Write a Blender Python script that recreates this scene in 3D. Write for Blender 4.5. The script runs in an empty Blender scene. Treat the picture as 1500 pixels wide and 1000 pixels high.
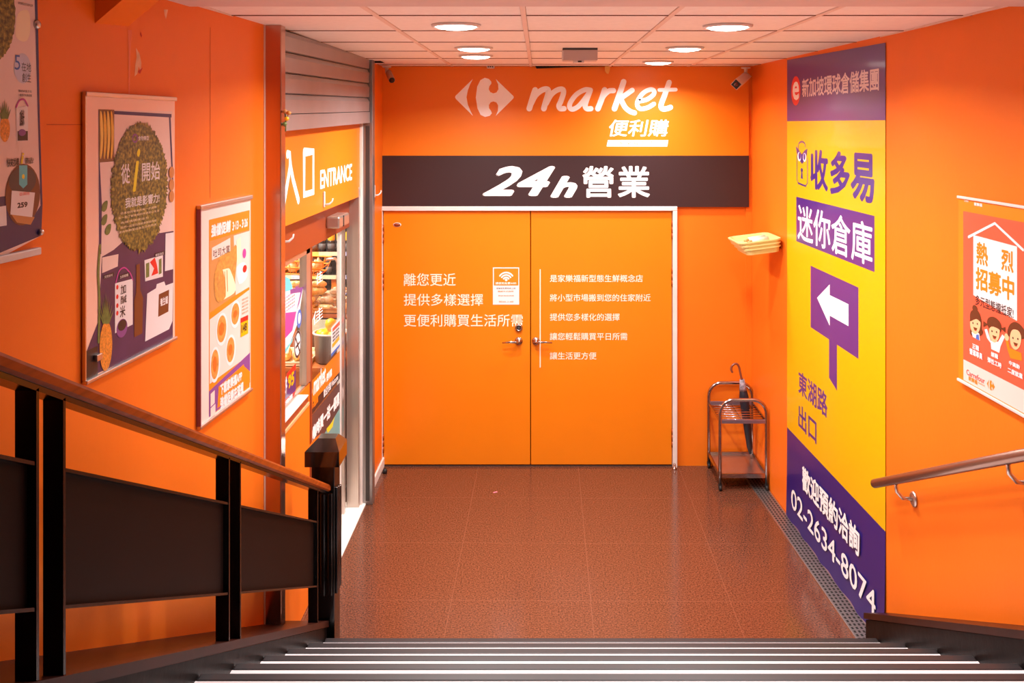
import bpy, bmesh, math, random
from mathutils import Vector, Matrix
random.seed(7)
PI = math.pi
# ------------------------------------------------------------------ camera, world, exposure
FOC = 1330.0            # focal length in pixels of the 1500x1000 frame
VX, VY = 790.0, 182.0   # principal point
H = 2.6316              # camera height above the lower floor
C = bpy.context.scene.collection
scene = bpy.context.scene
cam_d = bpy.data.cameras.new('camera')
cam = bpy.data.objects.new('camera', cam_d)
C.objects.link(cam)
cam.location = (0, 0, H)
cam.rotation_euler = (PI / 2, 0, 0)
cam_d.sensor_width = 36
cam_d.lens = 36 * FOC / 1500
cam_d.shift_x = (750 - VX) / 1500
cam_d.shift_y = (VY - 500) / 1500
cam_d.clip_start = 0.05
scene.camera = cam
world = bpy.data.worlds.new('world')
scene.world = world
world.use_nodes = True
world.node_tree.nodes['Background'].inputs[0].default_value = (1.0, 0.86, 0.74, 1)
world.node_tree.nodes['Background'].inputs[1].default_value = 0.02
scene.view_settings.view_transform = 'Standard'
scene.view_settings.look = 'None'
scene.view_settings.gamma = 1
scene.view_settings.use_curve_mapping = False
scene.view_settings.exposure = -0.12
DOWNLIGHT_W = 31.0
SOFFIT_W = 21.0
SHOP_W = 110.0
SPREAD = 2.65

# ------------------------------------------------------------------ materials
def lin(c):
    c = c / 255.0
    return c / 12.92 if c <= 0.04045 else ((c + 0.055) / 1.055) ** 2.4
def rgb(r, g, b): return (lin(r), lin(g), lin(b), 1)
MATS = {}
def mat(name, col, rough=0.5, metal=0.0, var=0.0, scale=8.0, bump=0.0, bscale=60.0, coat=0.0, emit=0.0, stretch=None, spec=0.5):
    if name in MATS: return MATS[name]
    m = bpy.data.materials.new(name); m.use_nodes = True
    nt = m.node_tree; p = nt.nodes['Principled BSDF']
    c = rgb(*col)
    p.inputs['Base Color'].default_value = c
    p.inputs['Roughness'].default_value = rough
    p.inputs['Metallic'].default_value = metal
    p.inputs['Specular IOR Level'].default_value = spec
    if coat: 
        p.inputs['Coat Weight'].default_value = coat
        p.inputs['Coat Roughness'].default_value = 0.12
    if emit:
        p.inputs['Emission Color'].default_value = c
        p.inputs['Emission Strength'].default_value = emit
    if var or bump:
        tc = nt.nodes.new('ShaderNodeTexCoord')
        mp = nt.nodes.new('ShaderNodeMapping')
        if stretch: mp.inputs['Scale'].default_value = stretch
        nt.links.new(tc.outputs['Object'], mp.inputs[0])
    if var:
        n = nt.nodes.new('ShaderNodeTexNoise'); n.inputs['Scale'].default_value = scale; n.inputs['Detail'].default_value = 6
        nt.links.new(mp.outputs[0], n.inputs[0])
        r = nt.nodes.new('ShaderNodeValToRGB')
        r.color_ramp.elements[0].position = 0.3; r.color_ramp.elements[1].position = 0.7
        lo = 1 - var; hi = 1 + var
        r.color_ramp.elements[0].color = (c[0] * lo, c[1] * lo, c[2] * lo, 1)
        r.color_ramp.elements[1].color = (min(1, c[0] * hi), min(1, c[1] * hi), min(1, c[2] * hi), 1)
        nt.links.new(n.outputs['Fac'], r.inputs[0]); nt.links.new(r.outputs[0], p.inputs['Base Color'])
    if bump:
        n2 = nt.nodes.new('ShaderNodeTexNoise'); n2.inputs['Scale'].default_value = bscale; n2.inputs['Detail'].default_value = 5
        nt.links.new(mp.outputs[0], n2.inputs[0])
        b = nt.nodes.new('ShaderNodeBump'); b.inputs['Strength'].default_value = bump; b.inputs['Distance'].default_value = 0.01
        nt.links.new(n2.outputs['Fac'], b.inputs['Height']); nt.links.new(b.outputs[0], p.inputs['Normal'])
    MATS[name] = m
    return m
def floor_mat():
    m = bpy.data.materials.new('red_granite'); m.use_nodes = True
    nt = m.node_tree; p = nt.nodes['Principled BSDF']; N = nt.nodes.new; Lk = nt.links.new
    tc = N('ShaderNodeTexCoord')
    v = N('ShaderNodeTexNoise'); v.inputs['Scale'].default_value = 110; v.inputs['Detail'].default_value = 3
    Lk(tc.outputs['Object'], v.inputs[0])
    r = N('ShaderNodeValToRGB'); e = r.color_ramp.elements
    e[0].position = 0.33; e[0].color = rgb(66, 38, 28)
    e[1].position = 0.70; e[1].color = rgb(122, 74, 54)
    k = e.new(0.5); k.color = rgb(96, 55, 38)
    Lk(v.outputs['Fac'], r.inputs[0])
    big = N('ShaderNodeTexNoise'); big.inputs['Scale'].default_value = 1.6; big.inputs['Detail'].default_value = 4
    Lk(tc.outputs['Object'], big.inputs[0])
    mp = N('ShaderNodeMapping'); mp.inputs['Location'].default_value = (0.526, -5.018 + 6.9, 0); mp.inputs['Rotation'].default_value = (0, 0, 0.008)
    Lk(tc.outputs['Object'], mp.inputs[0])
    br = N('ShaderNodeTexBrick'); br.offset = 0; br.squash = 1
    br.inputs['Scale'].default_value = 1; br.inputs['Brick Width'].default_value = 0.77; br.inputs['Row Height'].default_value = 0.69
    br.inputs['Mortar Size'].default_value = 0.0016; br.inputs['Mortar Smooth'].default_value = 0.1
    Lk(mp.outputs[0], br.inputs[0])
    mix = N('ShaderNodeMix'); mix.data_type = 'RGBA'
    Lk(br.outputs['Fac'], mix.inputs['Factor']); Lk(r.outputs[0], mix.inputs['A']); mix.inputs['B'].default_value = rgb(118, 74, 56)
    Lk(mix.outputs['Result'], p.inputs['Base Color'])
    rr = N('ShaderNodeMapRange'); rr.inputs['To Min'].default_value = 0.12; rr.inputs['To Max'].default_value = 0.2
    Lk(big.outputs['Fac'], rr.inputs[0]); Lk(rr.outputs[0], p.inputs['Roughness'])
    return m
def glass_mat():
    m = bpy.data.materials.new('clear_glass'); m.use_nodes = True
    nt = m.node_tree; nt.nodes.remove(nt.nodes['Principled BSDF'])
    t = nt.nodes.new('ShaderNodeBsdfTransparent'); g = nt.nodes.new('ShaderNodeBsdfGlossy'); g.inputs['Roughness'].default_value = 0.02
    t.inputs[0].default_value = (0.96, 0.97, 0.96, 1)
    lw = nt.nodes.new('ShaderNodeLayerWeight'); lw.inputs[0].default_value = 0.5
    pw = nt.nodes.new('ShaderNodeMath'); pw.operation = 'POWER'; pw.inputs[1].default_value = 5.0; nt.links.new(lw.outputs['Facing'], pw.inputs[0])
    f = nt.nodes.new('ShaderNodeMath'); f.operation = 'MULTIPLY_ADD'; f.inputs[1].default_value = 0.35; f.inputs[2].default_value = 0.02; nt.links.new(pw.outputs[0], f.inputs[0])
    x = nt.nodes.new('ShaderNodeMixShader')
    nt.links.new(f.outputs[0], x.inputs[0]); nt.links.new(t.outputs[0], x.inputs[1]); nt.links.new(g.outputs[0], x.inputs[2])
    nt.links.new(x.outputs[0], nt.nodes['Material Output'].inputs[0])
    return m
def grass_mat():
    m = bpy.data.materials.new('printed_grass'); m.use_nodes = True
    nt = m.node_tree; p = nt.nodes['Principled BSDF']
    tc = nt.nodes.new('ShaderNodeTexCoord'); n = nt.nodes.new('ShaderNodeTexNoise'); n.inputs['Scale'].default_value = 90; n.inputs['Detail'].default_value = 8
    nt.links.new(tc.outputs['Object'], n.inputs[0])
    r = nt.nodes.new('ShaderNodeValToRGB'); e = r.color_ramp.elements
    e[0].position = 0.35; e[0].color = rgb(66, 58, 22); e[1].position = 0.68; e[1].color = rgb(168, 148, 62)
    k = e.new(0.5); k.color = rgb(112, 102, 40)
    nt.links.new(n.outputs['Fac'], r.inputs[0]); nt.links.new(r.outputs[0], p.inputs['Base Color'])
    p.inputs['Roughness'].default_value = 0.45
    return m
ORANGE = mat('orange_wall_paint', (234, 117, 20), 0.46, 0, 0.05, 2.2, 0.06, 40, spec=0.35)
ORANGE_R = mat('orange_side_wall_paint', (238, 116, 24), 0.46, 0, 0.04, 2.0, 0.06, 40, spec=0.3)
ORANGE_S = mat('orange_signboard', (232, 122, 12), 0.38)
ORANGE_D = mat('orange_door_paint', (230, 125, 6), 0.36, 0, 0.02, 3, 0.03, 25)
BROWNBAND = mat('dark_brown_vinyl', (52, 30, 32), 0.4)
WHITEV = mat('white_vinyl', (250, 248, 250), 0.5)
PINKWHITE = mat('pale_lettering', (255, 236, 218), 0.5)
WHITEP = mat('white_frame_paint', (226, 214, 208), 0.45, 0, 0.05, 12)
WHITEPL = mat('white_plastic', (216, 206, 202), 0.4)
TILE = mat('ceiling_tile', (246, 234, 226), 0.8, 0, 0.03, 30)
TILEGAP = mat('ceiling_gap', (120, 66, 44), 0.8)
TBAR = mat('ceiling_runner', (232, 206, 192), 0.6)
PLASTER = mat('ceiling_plaster', (222, 196, 186), 0.8, 0, 0.05, 6, 0.1, 20)
DARK = mat('dark_void', (22, 14, 12), 0.9)
STEEL = mat('brushed_steel', (196, 184, 174), 0.32, 0.85, 0.06, 6, 0, 60, stretch=(30, 30, 0.6))
STEEL_G = mat('grey_steel', (150, 144, 142), 0.36, 0.8, 0.06, 6, stretch=(30, 30, 0.6))
STEEL_P = mat('polished_steel', (206, 196, 190), 0.3, 0.95)
HANDR = mat('brown_toned_steel', (150, 124, 112), 0.3, 0.95)
SHUT = mat('shutter_steel', (166, 160, 160), 0.38, 0.6, 0.06, 5)
CHROME = mat('chrome', (178, 166, 164), 0.16, 1.0)
REDBROWN = mat('red_brown_aluminium', (146, 64, 32), 0.4, 0.25)
BLACKP = mat('black_gloss_paint', (9, 7, 7), 0.2)
PANEL = mat('dark_brown_panel', (26, 13, 9), 0.5, 0, 0.1, 5, spec=0.06)
WOOD = mat('brown_wood', (142, 64, 18), 0.4, 0, 0.28, 9, 0.03, 30, 0.0, spec=0.1, stretch=(6, 0.5, 6))
STONE = mat('dark_stone', (22, 17, 16), 0.36, 0, 0.3, 12, 0.12, 16, spec=0.06)
STONE_T = mat('stone_orange_reflection', (48, 20, 13), 0.36, 0, 0.2, 9, spec=0.15)  # red tone paints the orange reflection into the stringer tops
NOSE = mat('black_nosing', (34, 27, 29), 0.5, 0, 0.08, 30)
TREADW = mat('pale_tread', (236, 228, 230), 0.4, 0, 0.04, 20)
GRANW = mat('white_threshold_stone', (236, 228, 220), 0.4, 0, 0.04, 30)
RUBBER = mat('black_rubber', (20, 18, 18), 0.6)
NAVY = mat('navy_print', (40, 30, 92), 0.35)
PURPLE = mat('purple_print', (70, 32, 126), 0.32, coat=0.3)
INDIGO = mat('indigo_print', (34, 20, 112), 0.32, coat=0.3)
YELLOW = mat('yellow_print', (222, 174, 0), 0.35, coat=0.2)
RED = mat('red_print', (226, 34, 26), 0.4)
GLASS = glass_mat()
GRASS = grass_mat()
LAMP = mat('lamp_lens', (255, 246, 238), 0.4, emit=12)
ORANGEP = mat('orange_print', (246, 130, 20), 0.4)
CORAL = mat('coral_print', (242, 92, 66), 0.32)
PAPER = mat('pale_paper', (232, 206, 198), 0.35)
PAPERW = mat('white_paper', (230, 224, 226), 0.4)
SLEEVE = mat('clear_sleeve_backing', (250, 206, 186), 0.25)
LILAC = mat('violet_print', (128, 70, 140), 0.4)
TAN = mat('tan_print', (196, 134, 76), 0.4)
BROWNP = mat('brown_print', (112, 58, 26), 0.4)
DARKP = mat('dark_print', (44, 28, 30), 0.4)
BREAD = mat('bread_print', (206, 140, 66), 0.4, 0, 0.3, 60)
CREAM = mat('cream_print', (246, 226, 190), 0.4)
BANANA = mat('banana_print', (226, 176, 62), 0.4, 0, 0.15, 40)
PINEAP = mat('pineapple_print', (226, 142, 52), 0.4, 0, 0.35, 150)
LEAFP = mat('leaf_print', (104, 122, 62), 0.4, 0, 0.3, 60)
EGGP = mat('egg_print', (204, 134, 74), 0.4)
TEAL = mat('teal_print', (90, 196, 208), 0.4)
MAGENTA = mat('magenta_print', (186, 60, 150), 0.4)
BLUE = mat('blue_print', (58, 104, 190), 0.4)
PALEBLUE = mat('pale_blue_print', (196, 200, 222), 0.4)
LIME = mat('lime_print', (236, 218, 40), 0.4)
SKIN = mat('drawn_skin', (250, 188, 140), 0.4)
HAIRP = mat('drawn_hair', (96, 46, 24), 0.4)
SHELFGREY = mat('shelf_grey', (74, 72, 74), 0.5)

# ------------------------------------------------------------------ geometry helpers
def P(px, py, d): return Vector(((px - VX) * d / FOC, d, H - (py - VY) * d / FOC))
class MB:
    """collects shapes, links them as ONE mesh object"""
    def __init__(s): s.v = []; s.f = []; s.m = []; s.sm = []; s.mats = []
    def mi(s, m):
        if m not in s.mats: s.mats.append(m)
        return s.mats.index(m)
    def add(s, vs, fs, m, smooth=False):
        o = len(s.v); s.v += [tuple(v) for v in vs]; i = s.mi(m)
        for f in fs: s.f.append([o + k for k in f]); s.m.append(i); s.sm.append(smooth)
        return s
    def box(s, x0, y0, z0, x1, y1, z1, m, bev=0.0):
        if x0 > x1: x0, x1 = x1, x0
        if y0 > y1: y0, y1 = y1, y0
        if z0 > z1: z0, z1 = z1, z0
        if bev <= 0:
            vs = [(x0,y0,z0),(x1,y0,z0),(x1,y1,z0),(x0,y1,z0),(x0,y0,z1),(x1,y0,z1),(x1,y1,z1),(x0,y1,z1)]
            return s.add(vs, [(0,3,2,1),(4,5,6,7),(0,1,5,4),(1,2,6,5),(2,3,7,6),(3,0,4,7)], m)
        bm = bmesh.new(); bmesh.ops.create_cube(bm, size=1)
        for v in bm.verts:
            v.co = ((x0+x1)/2 + v.co.x*(x1-x0), (y0+y1)/2 + v.co.y*(y1-y0), (z0+z1)/2 + v.co.z*(z1-z0))
        bmesh.ops.bevel(bm, geom=list(bm.edges), offset=min(bev, (x1-x0)*.45, (y1-y0)*.45, (z1-z0)*.45), segments=2, affect='EDGES', profile=0.5)
        return s.bm(bm, m)
    def bm(s, bm, m, smooth=False):
        bm.verts.index_update()
        s.add([v.co[:] for v in bm.verts], [[v.index for v in f.verts] for f in bm.faces], m, smooth); bm.free(); return s
    def tube(s, pts, r, m, n=10, caps=True, closed=False, smooth=True):
        pts = [Vector(p) for p in pts]; rs = r if isinstance(r, (list, tuple)) else [r] * len(pts)
        vs = []; fs = []; up = None; L = len(pts)
        for i, p in enumerate(pts):
            if closed: t = pts[(i+1) % L] - pts[i-1]
            else: t = pts[min(i+1, L-1)] - pts[max(i-1, 0)]
            t.normalize()
            if up is None:
                up = Vector((0,0,1)) if abs(t.z) < 0.9 else Vector((1,0,0))
            a = (up - t * up.dot(t)).normalized(); up = a; b = t.cross(a)
            for k in range(n):
                an = 2*PI*k/n; vs.append(p + (a*math.cos(an) + b*math.sin(an)) * rs[i])
        seg = L if closed else L-1
        for i in range(seg):
            j = (i+1) % L
            for k in range(n): fs.append((i*n+k, i*n+(k+1) % n, j*n+(k+1) % n, j*n+k))
        if caps and not closed: fs.append(tuple(range(n-1, -1, -1))); fs.append(tuple((L-1)*n+k for k in range(n)))
        return s.add(vs, fs, m, smooth)
    def lathe(s, prof, m, n=24, c=(0,0,0), axis='z', smooth=True):
        vs = []; fs = []
        for (r, z) in prof:
            for k in range(n):
                a = 2*PI*k/n; q = (r*math.cos(a), r*math.sin(a), z)
                if axis == 'y': q = (q[0], -q[2], q[1])
                vs.append((q[0]+c[0], q[1]+c[1], q[2]+c[2]))
        for i in range(len(prof)-1):
            for k in range(n): fs.append((i*n+k, i*n+(k+1) % n, (i+1)*n+(k+1) % n, (i+1)*n+k))
        fs.append(tuple(range(n-1, -1, -1))); fs.append(tuple((len(prof)-1)*n+k for k in range(n)))
        return s.add(vs, fs, m, smooth)
    def prism(s, pts, axis, a, b, m):
        """polygon in the plane across axis, extruded from a to b"""
        def q(p, t):
            return {'x': (t, p[0], p[1]), 'y': (p[0], t, p[1]), 'z': (p[0], p[1], t)}[axis]
        n = len(pts); vs = [q(p, a) for p in pts] + [q(p, b) for p in pts]
        fs = [tuple(range(n-1, -1, -1)), tuple(range(n, 2*n))] + [(i, (i+1) % n, n+(i+1) % n, n+i) for i in range(n)]
        return s.add(vs, fs, m)
    def flat(s, pts, y, m):
        """flat polygon (x, z) facing -y"""
        bm = bmesh.new(); vs = [bm.verts.new((p[0], y, p[1])) for p in pts]
        try:
            f = bm.faces.new(vs)
            f.normal_update()
            if f.normal.y > 0: f.normal_flip()
            if len(pts) > 4: bmesh.ops.triangulate(bm, faces=[f])
        except ValueError: pass
        return s.bm(bm, m)
    def xform(s, M, start=0):
        for i in range(start, len(s.v)): s.v[i] = tuple(M @ Vector(s.v[i]))
        return s
    def build(s, name, parent=None, loc=(0,0,0), rz=0, fix=True):
        me = bpy.data.meshes.new(name); me.from_pydata(s.v, [], s.f)
        for m in s.mats: me.materials.append(m)
        me.polygons.foreach_set('material_index', s.m); me.polygons.foreach_set('use_smooth', s.sm)
        if fix:
            bm = bmesh.new(); bm.from_mesh(me); bmesh.ops.recalc_face_normals(bm, faces=list(bm.faces)); bm.to_mesh(me); bm.free()
        me.update()
        o = bpy.data.objects.new(name, me); C.objects.link(o)
        if parent: o.parent = parent
        else: o.location = loc; o.rotation_euler = (0, 0, rz)
        return o
def tag(o, label, cat=None, group=None, kind=None):
    o['label'] = label
    if cat: o['category'] = cat
    if group: o['group'] = group
    if kind: o['kind'] = kind
    return o
def thing(name, label, cat, loc=(0,0,0), rz=0, group=None, kind=None):
    o = bpy.data.objects.new(name, None); o.empty_display_size = 0.05; C.objects.link(o)
    o.location = loc; o.rotation_euler = (0, 0, rz)
    return tag(o, label, cat, group, kind)
def dup(root, loc, rz=None, label=None, group=None):
    r = root.copy(); C.objects.link(r); r.location = loc
    if rz is not None: r.rotation_euler = (0, 0, rz)
    if label: r['label'] = label
    if group: r['group'] = group
    for ch in list(root.children):
        c = ch.copy(); C.objects.link(c); c.parent = r
        for g in list(ch.children):
            e = g.copy(); C.objects.link(e); e.parent = c
    return r
def spline(pts, n=8, closed=False):
    out = []; L = len(pts)
    for i in range(L if closed else L-1):
        g = lambda k: pts[k % L] if closed else pts[max(0, min(L-1, k))]
        p0, p1, p2, p3 = g(i-1), g(i), g(i+1), g(i+2)
        for k in range(n):
            t = k/n
            out.append(tuple(0.5*((2*b) + (c-a)*t + (2*a-5*b+4*c-d)*t*t + (3*b-a-3*c+d)*t**3) for a, b, c, d in zip(p0, p1, p2, p3)))
    if not closed: out.append(tuple(pts[-1]))
    return out
_tc = {}
def glyphs(body, shear=0.0, spacing=1.0, line=1.0):
    """outline of a text as (verts2d, faces), read from a text curve"""
    key = (body, shear, spacing, line)
    if key in _tc: return _tc[key]
    cu = bpy.data.curves.new('lettering', 'FONT'); cu.body = body; cu.size = 1; cu.offset = 0; cu.shear = shear
    cu.space_character = spacing; cu.space_line = line; cu.resolution_u = 3; cu.fill_mode = 'FRONT'
    o = bpy.data.objects.new('lettering', cu); C.objects.link(o)
    dg = bpy.context.evaluated_depsgraph_get(); dg.update()
    me = o.evaluated_get(dg).to_mesh()
    vs = [(v.co.x, v.co.y) for v in me.vertices]; fs = [tuple(p.vertices) for p in me.polygons]
    o.evaluated_get(dg).to_mesh_clear()
    bpy.data.objects.remove(o); bpy.data.curves.remove(cu)
    _tc[key] = (vs, fs)
    return vs, fs
class Frame:
    """a vertical plane: local x runs to the viewer's right, local -y faces the viewer"""
    def __init__(s, ox, oy, th): s.o = Vector((ox, oy)); s.th = th; s.d = Vector((math.cos(th), math.sin(th))); s.n = Vector((math.sin(th), -math.cos(th)))
    def shift(s, off): q = s.o + s.n*off; return Frame(q.x, q.y, s.th)
    def uv(s, px, py):
        dr = Vector(((px-VX)/FOC, 1.0)); t = s.o.dot(s.n) / dr.dot(s.n)
        p = dr*t; return ((p - s.o).dot(s.d), H + (VY-py)/FOC*t)
    def w(s, u, z, off=0): q = s.o + s.d*u + s.n*off; return Vector((q.x, q.y, z))
FB = Frame(0, 7.0, 0.0)
FR = Frame(1.637, 7.0, math.atan2(-1, 0.041))
FL = Frame(-1.521, 0.0, math.atan2(1, 0.07))
def FS(x): return Frame(x, 0.0, PI/2)
LAY = 0.00028
class Canvas:
    """flat print on a plane; photo measurements become metres on that plane"""
    def __init__(s, F, px, py): s.n = 0; s.F = F; s.u0, s.z0 = F.uv(px, py); s.b = MB(); s.t = MB(); s.lines = None
    def loc(s): return s.F.w(s.u0, s.z0)
    def step(s): s.n += 1; return (s.n % 10)*1e-5
    def q(s, px, py): u, z = s.F.uv(px, py); return (u - s.u0, z - s.z0)
    def poly(s, pts, m, lay=1, smooth=0, closed=True, dst=None):
        p = [s.q(*a) for a in pts]
        if smooth: p = spline(p, smooth, True)
        (dst or s.b).flat(p, -lay*LAY-s.step(), m)
    def rect(s, xl, yt, xr, yb, m, lay=1, dst=None, rnd=0.0):
        a = s.q(xl, yt); b = s.q(xl, yb); x1 = s.q(xr, yt)[0]
        if rnd:
            w, h = x1-a[0], a[1]-b[1]; r = min(rnd, w*.45, h*.45); pts = []
            for cx, cz, st in ((x1-r, a[1]-r, 0), (a[0]+r, a[1]-r, 1), (a[0]+r, b[1]+r, 2), (x1-r, b[1]+r, 3)):
                for k in range(5): an = PI/2*(st + k/4); pts.append((cx+r*math.cos(an), cz+r*math.sin(an)))
            (dst or s.b).flat(pts, -lay*LAY, m)
        else: (dst or s.b).flat([(a[0], b[1]), (x1, b[1]), (x1, a[1]), (a[0], a[1])], -lay*LAY, m)
    def ell(s, xl, yt, xr, yb, m, lay=1, n=28, rag=0.0, dst=None):
        xm = (xl+xr)/2; x0 = s.q(xl, yt)[0]; x1 = s.q(xr, yt)[0]; z1 = s.q(xm, yt)[1]; z0 = s.q(xm, yb)[1]
        pts = []
        for k in range(n):
            a = 2*PI*k/n; e = 1 + rag*(random.random()-0.3)*(1 if k % 2 else -1)
            pts.append(((x0+x1)/2 + math.cos(a)*(x1-x0)/2*e, (z0+z1)/2 + math.sin(a)*(z1-z0)/2*e))
        (dst or s.b).flat(pts, -lay*LAY-s.step(), m)
    def ring(s, xl, yt, xr, yb, wd, m, lay=1, a0=0.0, a1=2*PI, n=28, dst=None):
        xm = (xl+xr)/2; x0 = s.q(xl, yt)[0]; x1 = s.q(xr, yt)[0]; z1 = s.q(xm, yt)[1]; z0 = s.q(xm, yb)[1]
        pts = [((x0+x1)/2 + math.cos(a0+(a1-a0)*k/n)*(x1-x0)/2, (z0+z1)/2 + math.sin(a0+(a1-a0)*k/n)*(z1-z0)/2) for k in range(n+1)]
        s.ribbon(pts, wd, m, lay, dst)
    def ribbon(s, pts, wd, m, lay=1, dst=None, cap=True):
        """stroke through local points, wd metres wide (number or list)"""
        d = dst or s.b; L = len(pts); ws = wd if isinstance(wd, (list, tuple)) else [wd]*L
        vs = []; fs = []; y = -lay*LAY-s.step()
        for i, p in enumerate(pts):
            a = pts[max(i-1, 0)]; b = pts[min(i+1, L-1)]; tx, tz = b[0]-a[0], b[1]-a[1]; l = math.hypot(tx, tz) or 1
            nx, nz = -tz/l*ws[i]/2, tx/l*ws[i]/2
            vs += [(p[0]+nx, y, p[1]+nz), (p[0]-nx, y, p[1]-nz)]
        for i in range(L-1): fs.append((2*i, 2*i+1, 2*i+3, 2*i+2))
        d.add(vs, fs, m)
        if cap:
            for i in (0, L-1):
                r = ws[i]/2; d.flat([(pts[i][0]+r*math.cos(2*PI*k/12), pts[i][1]+r*math.sin(2*PI*k/12)) for k in range(12)], y-6e-6*(1 if i else 2), m)
    def stroke(s, pts, wd, m, lay=1, dst=None, n=6):
        s.ribbon(spline([s.q(*a) for a in pts], n) if n else [s.q(*a) for a in pts], wd, m, lay, dst)
    def text(s, body, xl, yt, xr, yb, m, lay=2, bold=0.0, shear=0.0, dst=None, spacing=1.0):
        vs, fs = glyphs(body, shear, spacing)
        if not vs: return
        nd = 0 if bold <= 0 else (4 if bold < 0.015 else 8)
        sh = [(0, 0)] + [(bold*math.cos(2*PI*k/nd), bold*math.sin(2*PI*k/nd)) for k in range(nd)]
        base, bf = vs, fs; vs = []; fs = []; dp = []
        for i, (ex, ez) in enumerate(sh):
            o = len(vs); vs += [(v[0]+ex, v[1]+ez) for v in base]; fs += [tuple(o+k for k in f) for f in bf]; dp += [i*1e-5]*len(base)
        x0 = min(v[0] for v in vs); x1 = max(v[0] for v in vs); z0 = min(v[1] for v in vs); z1 = max(v[1] for v in vs)
        A = s.q(xl, yt); B = s.q(xl, yb); X1 = s.q(xr, yt)[0]
        sx = (X1-A[0])/(x1-x0 or 1); sz = (A[1]-B[1])/(z1-z0 or 1)
        if dst is None:
            if s.lines is None: dst = s.b
            else: dst = MB(); s.lines.append(dst)
        dst.add([(A[0]+(v[0]-x0)*sx, -lay*LAY-e, B[1]+(v[1]-z0)*sz) for v, e in zip(vs, dp)], fs, m)
    def tb(s, name, parent, off=0.0):
        for l in ([s.t] if s.t.v else []) + (s.lines or []):
            o = l.build(name, parent, fix=False); o.location = (0, -off, 0)
        s.t = MB(); s.lines = []
    def make(s, parent, sheet='printed_sheet', lettering='lettering', lab=None):
        r = []
        if s.b.v: r.append(s.b.build(sheet, parent, fix=False))
        if s.t.v:
            r.append(s.t.build(lettering, parent, fix=False))
        return r

# ------------------------------------------------------------------ the setting
ZC = H + 0.447
def struct(o, label): tag(o, label, None, None, 'structure'); return o
b = MB(); b.box(-1.5, 3.0, -0.2, 2.0, 7.2, 0, floor_mat())
fl = b.build('floor', loc=(0, 0, 0)); struct(fl, 'polished red brown granite tile floor with thin pale joints')
# back wall round the doors
bx = lambda px: (px-VX)/190.0
bz = lambda py: H-(py-VY)/190.0
b = MB()
b.box(bx(557)-0.125, 7.0, 0, bx(557), 7.12, 3.4, ORANGE); b.box(bx(990.5), 7.0, 0, 1.9, 7.12, 3.4, ORANGE)
b.box(bx(557), 7.0, bz(303), bx(990.5), 7.12, 3.4, ORANGE)
struct(b.build('wall_back'), 'orange end wall round the double doors')
b = MB(); b.box(bx(1092), 6.985, 0, 1.637, 7.0, ZC, ORANGE); struct(b.build('trim_1'), 'narrow orange corner strip at the right of the doors')
# right wall
def slab(F, u0, u1, z0, z1, th, m):
    p = [F.w(u0, 0, 0), F.w(u1, 0, 0), F.w(u1, 0, -th), F.w(u0, 0, -th)]
    mb = MB(); mb.prism([(q.x, q.y) for q in p], 'z', z0, z1, m); return mb
struct(slab(FR, 0, 9.0, 0, 4.6, 0.15, ORANGE_R).build('wall_right'), 'orange painted wall on the right with banner and handrail')
wl = slab(FL, -2.0, 4.09, 0, 4.6, 0.15, ORANGE_R).build('wall_left'); struct(wl, 'orange painted wall on the left above the railing')
# joints, flaking paint and patch on the left wall
cv = Canvas(FL.shift(0.0005), 0, VY)
cv.u0 = 0; cv.z0 = 0
fk = MB()
PEEL = mat('bare_plaster_patch', (236, 180, 140), 0.8, 0, 0.15, 30)
PEELD = mat('red_flake', (196, 40, 10), 0.6)
cv.poly([(199,70),(204,78),(207,92),(206,105),(203,97),(201,108),(197,112),(198,95),(200,84)], PEEL, 1, dst=fk)
cv.poly([(202,104),(209,99),(205,108),(203,107)], PEELD, 2, dst=fk)
cv.poly([(206,46),(208,52),(207,55),(205,50)], PEELD, 1, dst=fk)
cv.poly([(240,14),(246,14),(243,28),(241,22)], PEEL, 1, dst=fk)
cv.poly([(187,44),(193,44),(191,80),(190,139),(188,139),(188,80)], mat('worn_joint', (236, 128, 84), 0.7), 1, dst=fk)
JT = mat('wall_joint', (190, 74, 20), 0.7)
cv.rect(307.6, 40, 308.2, 290, JT, 1, dst=fk); cv.rect(68, 182, 127, 183, JT, 1, dst=fk)
fk.v = [(v[0], v[1], v[2]) for v in fk.v]
o = fk.build('flaking_paint', None, fix=False); o.parent = wl
o.location = cv.F.w(0, 0); o.rotation_euler = (0, 0, FL.th); o['label'] = 'flaked paint patches and joint lines'
# sloped haunch of the beam in the top left corner
b = MB()
d0, d1 = 2.748, 2.91
x0 = -1.521+0.07*2.83-0.05; z0 = 2.94-0.05*0.86
b.prism([(x0, z0), (x0+0.62, z0+0.62*0.86), (x0+0.62, z0+0.62*0.86+0.4), (x0, z0+0.4)], 'y', d0-0.03, d1, ORANGE_R)
struct(b.build('trim_2'), 'sloping orange beam end in the top left corner')
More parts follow.
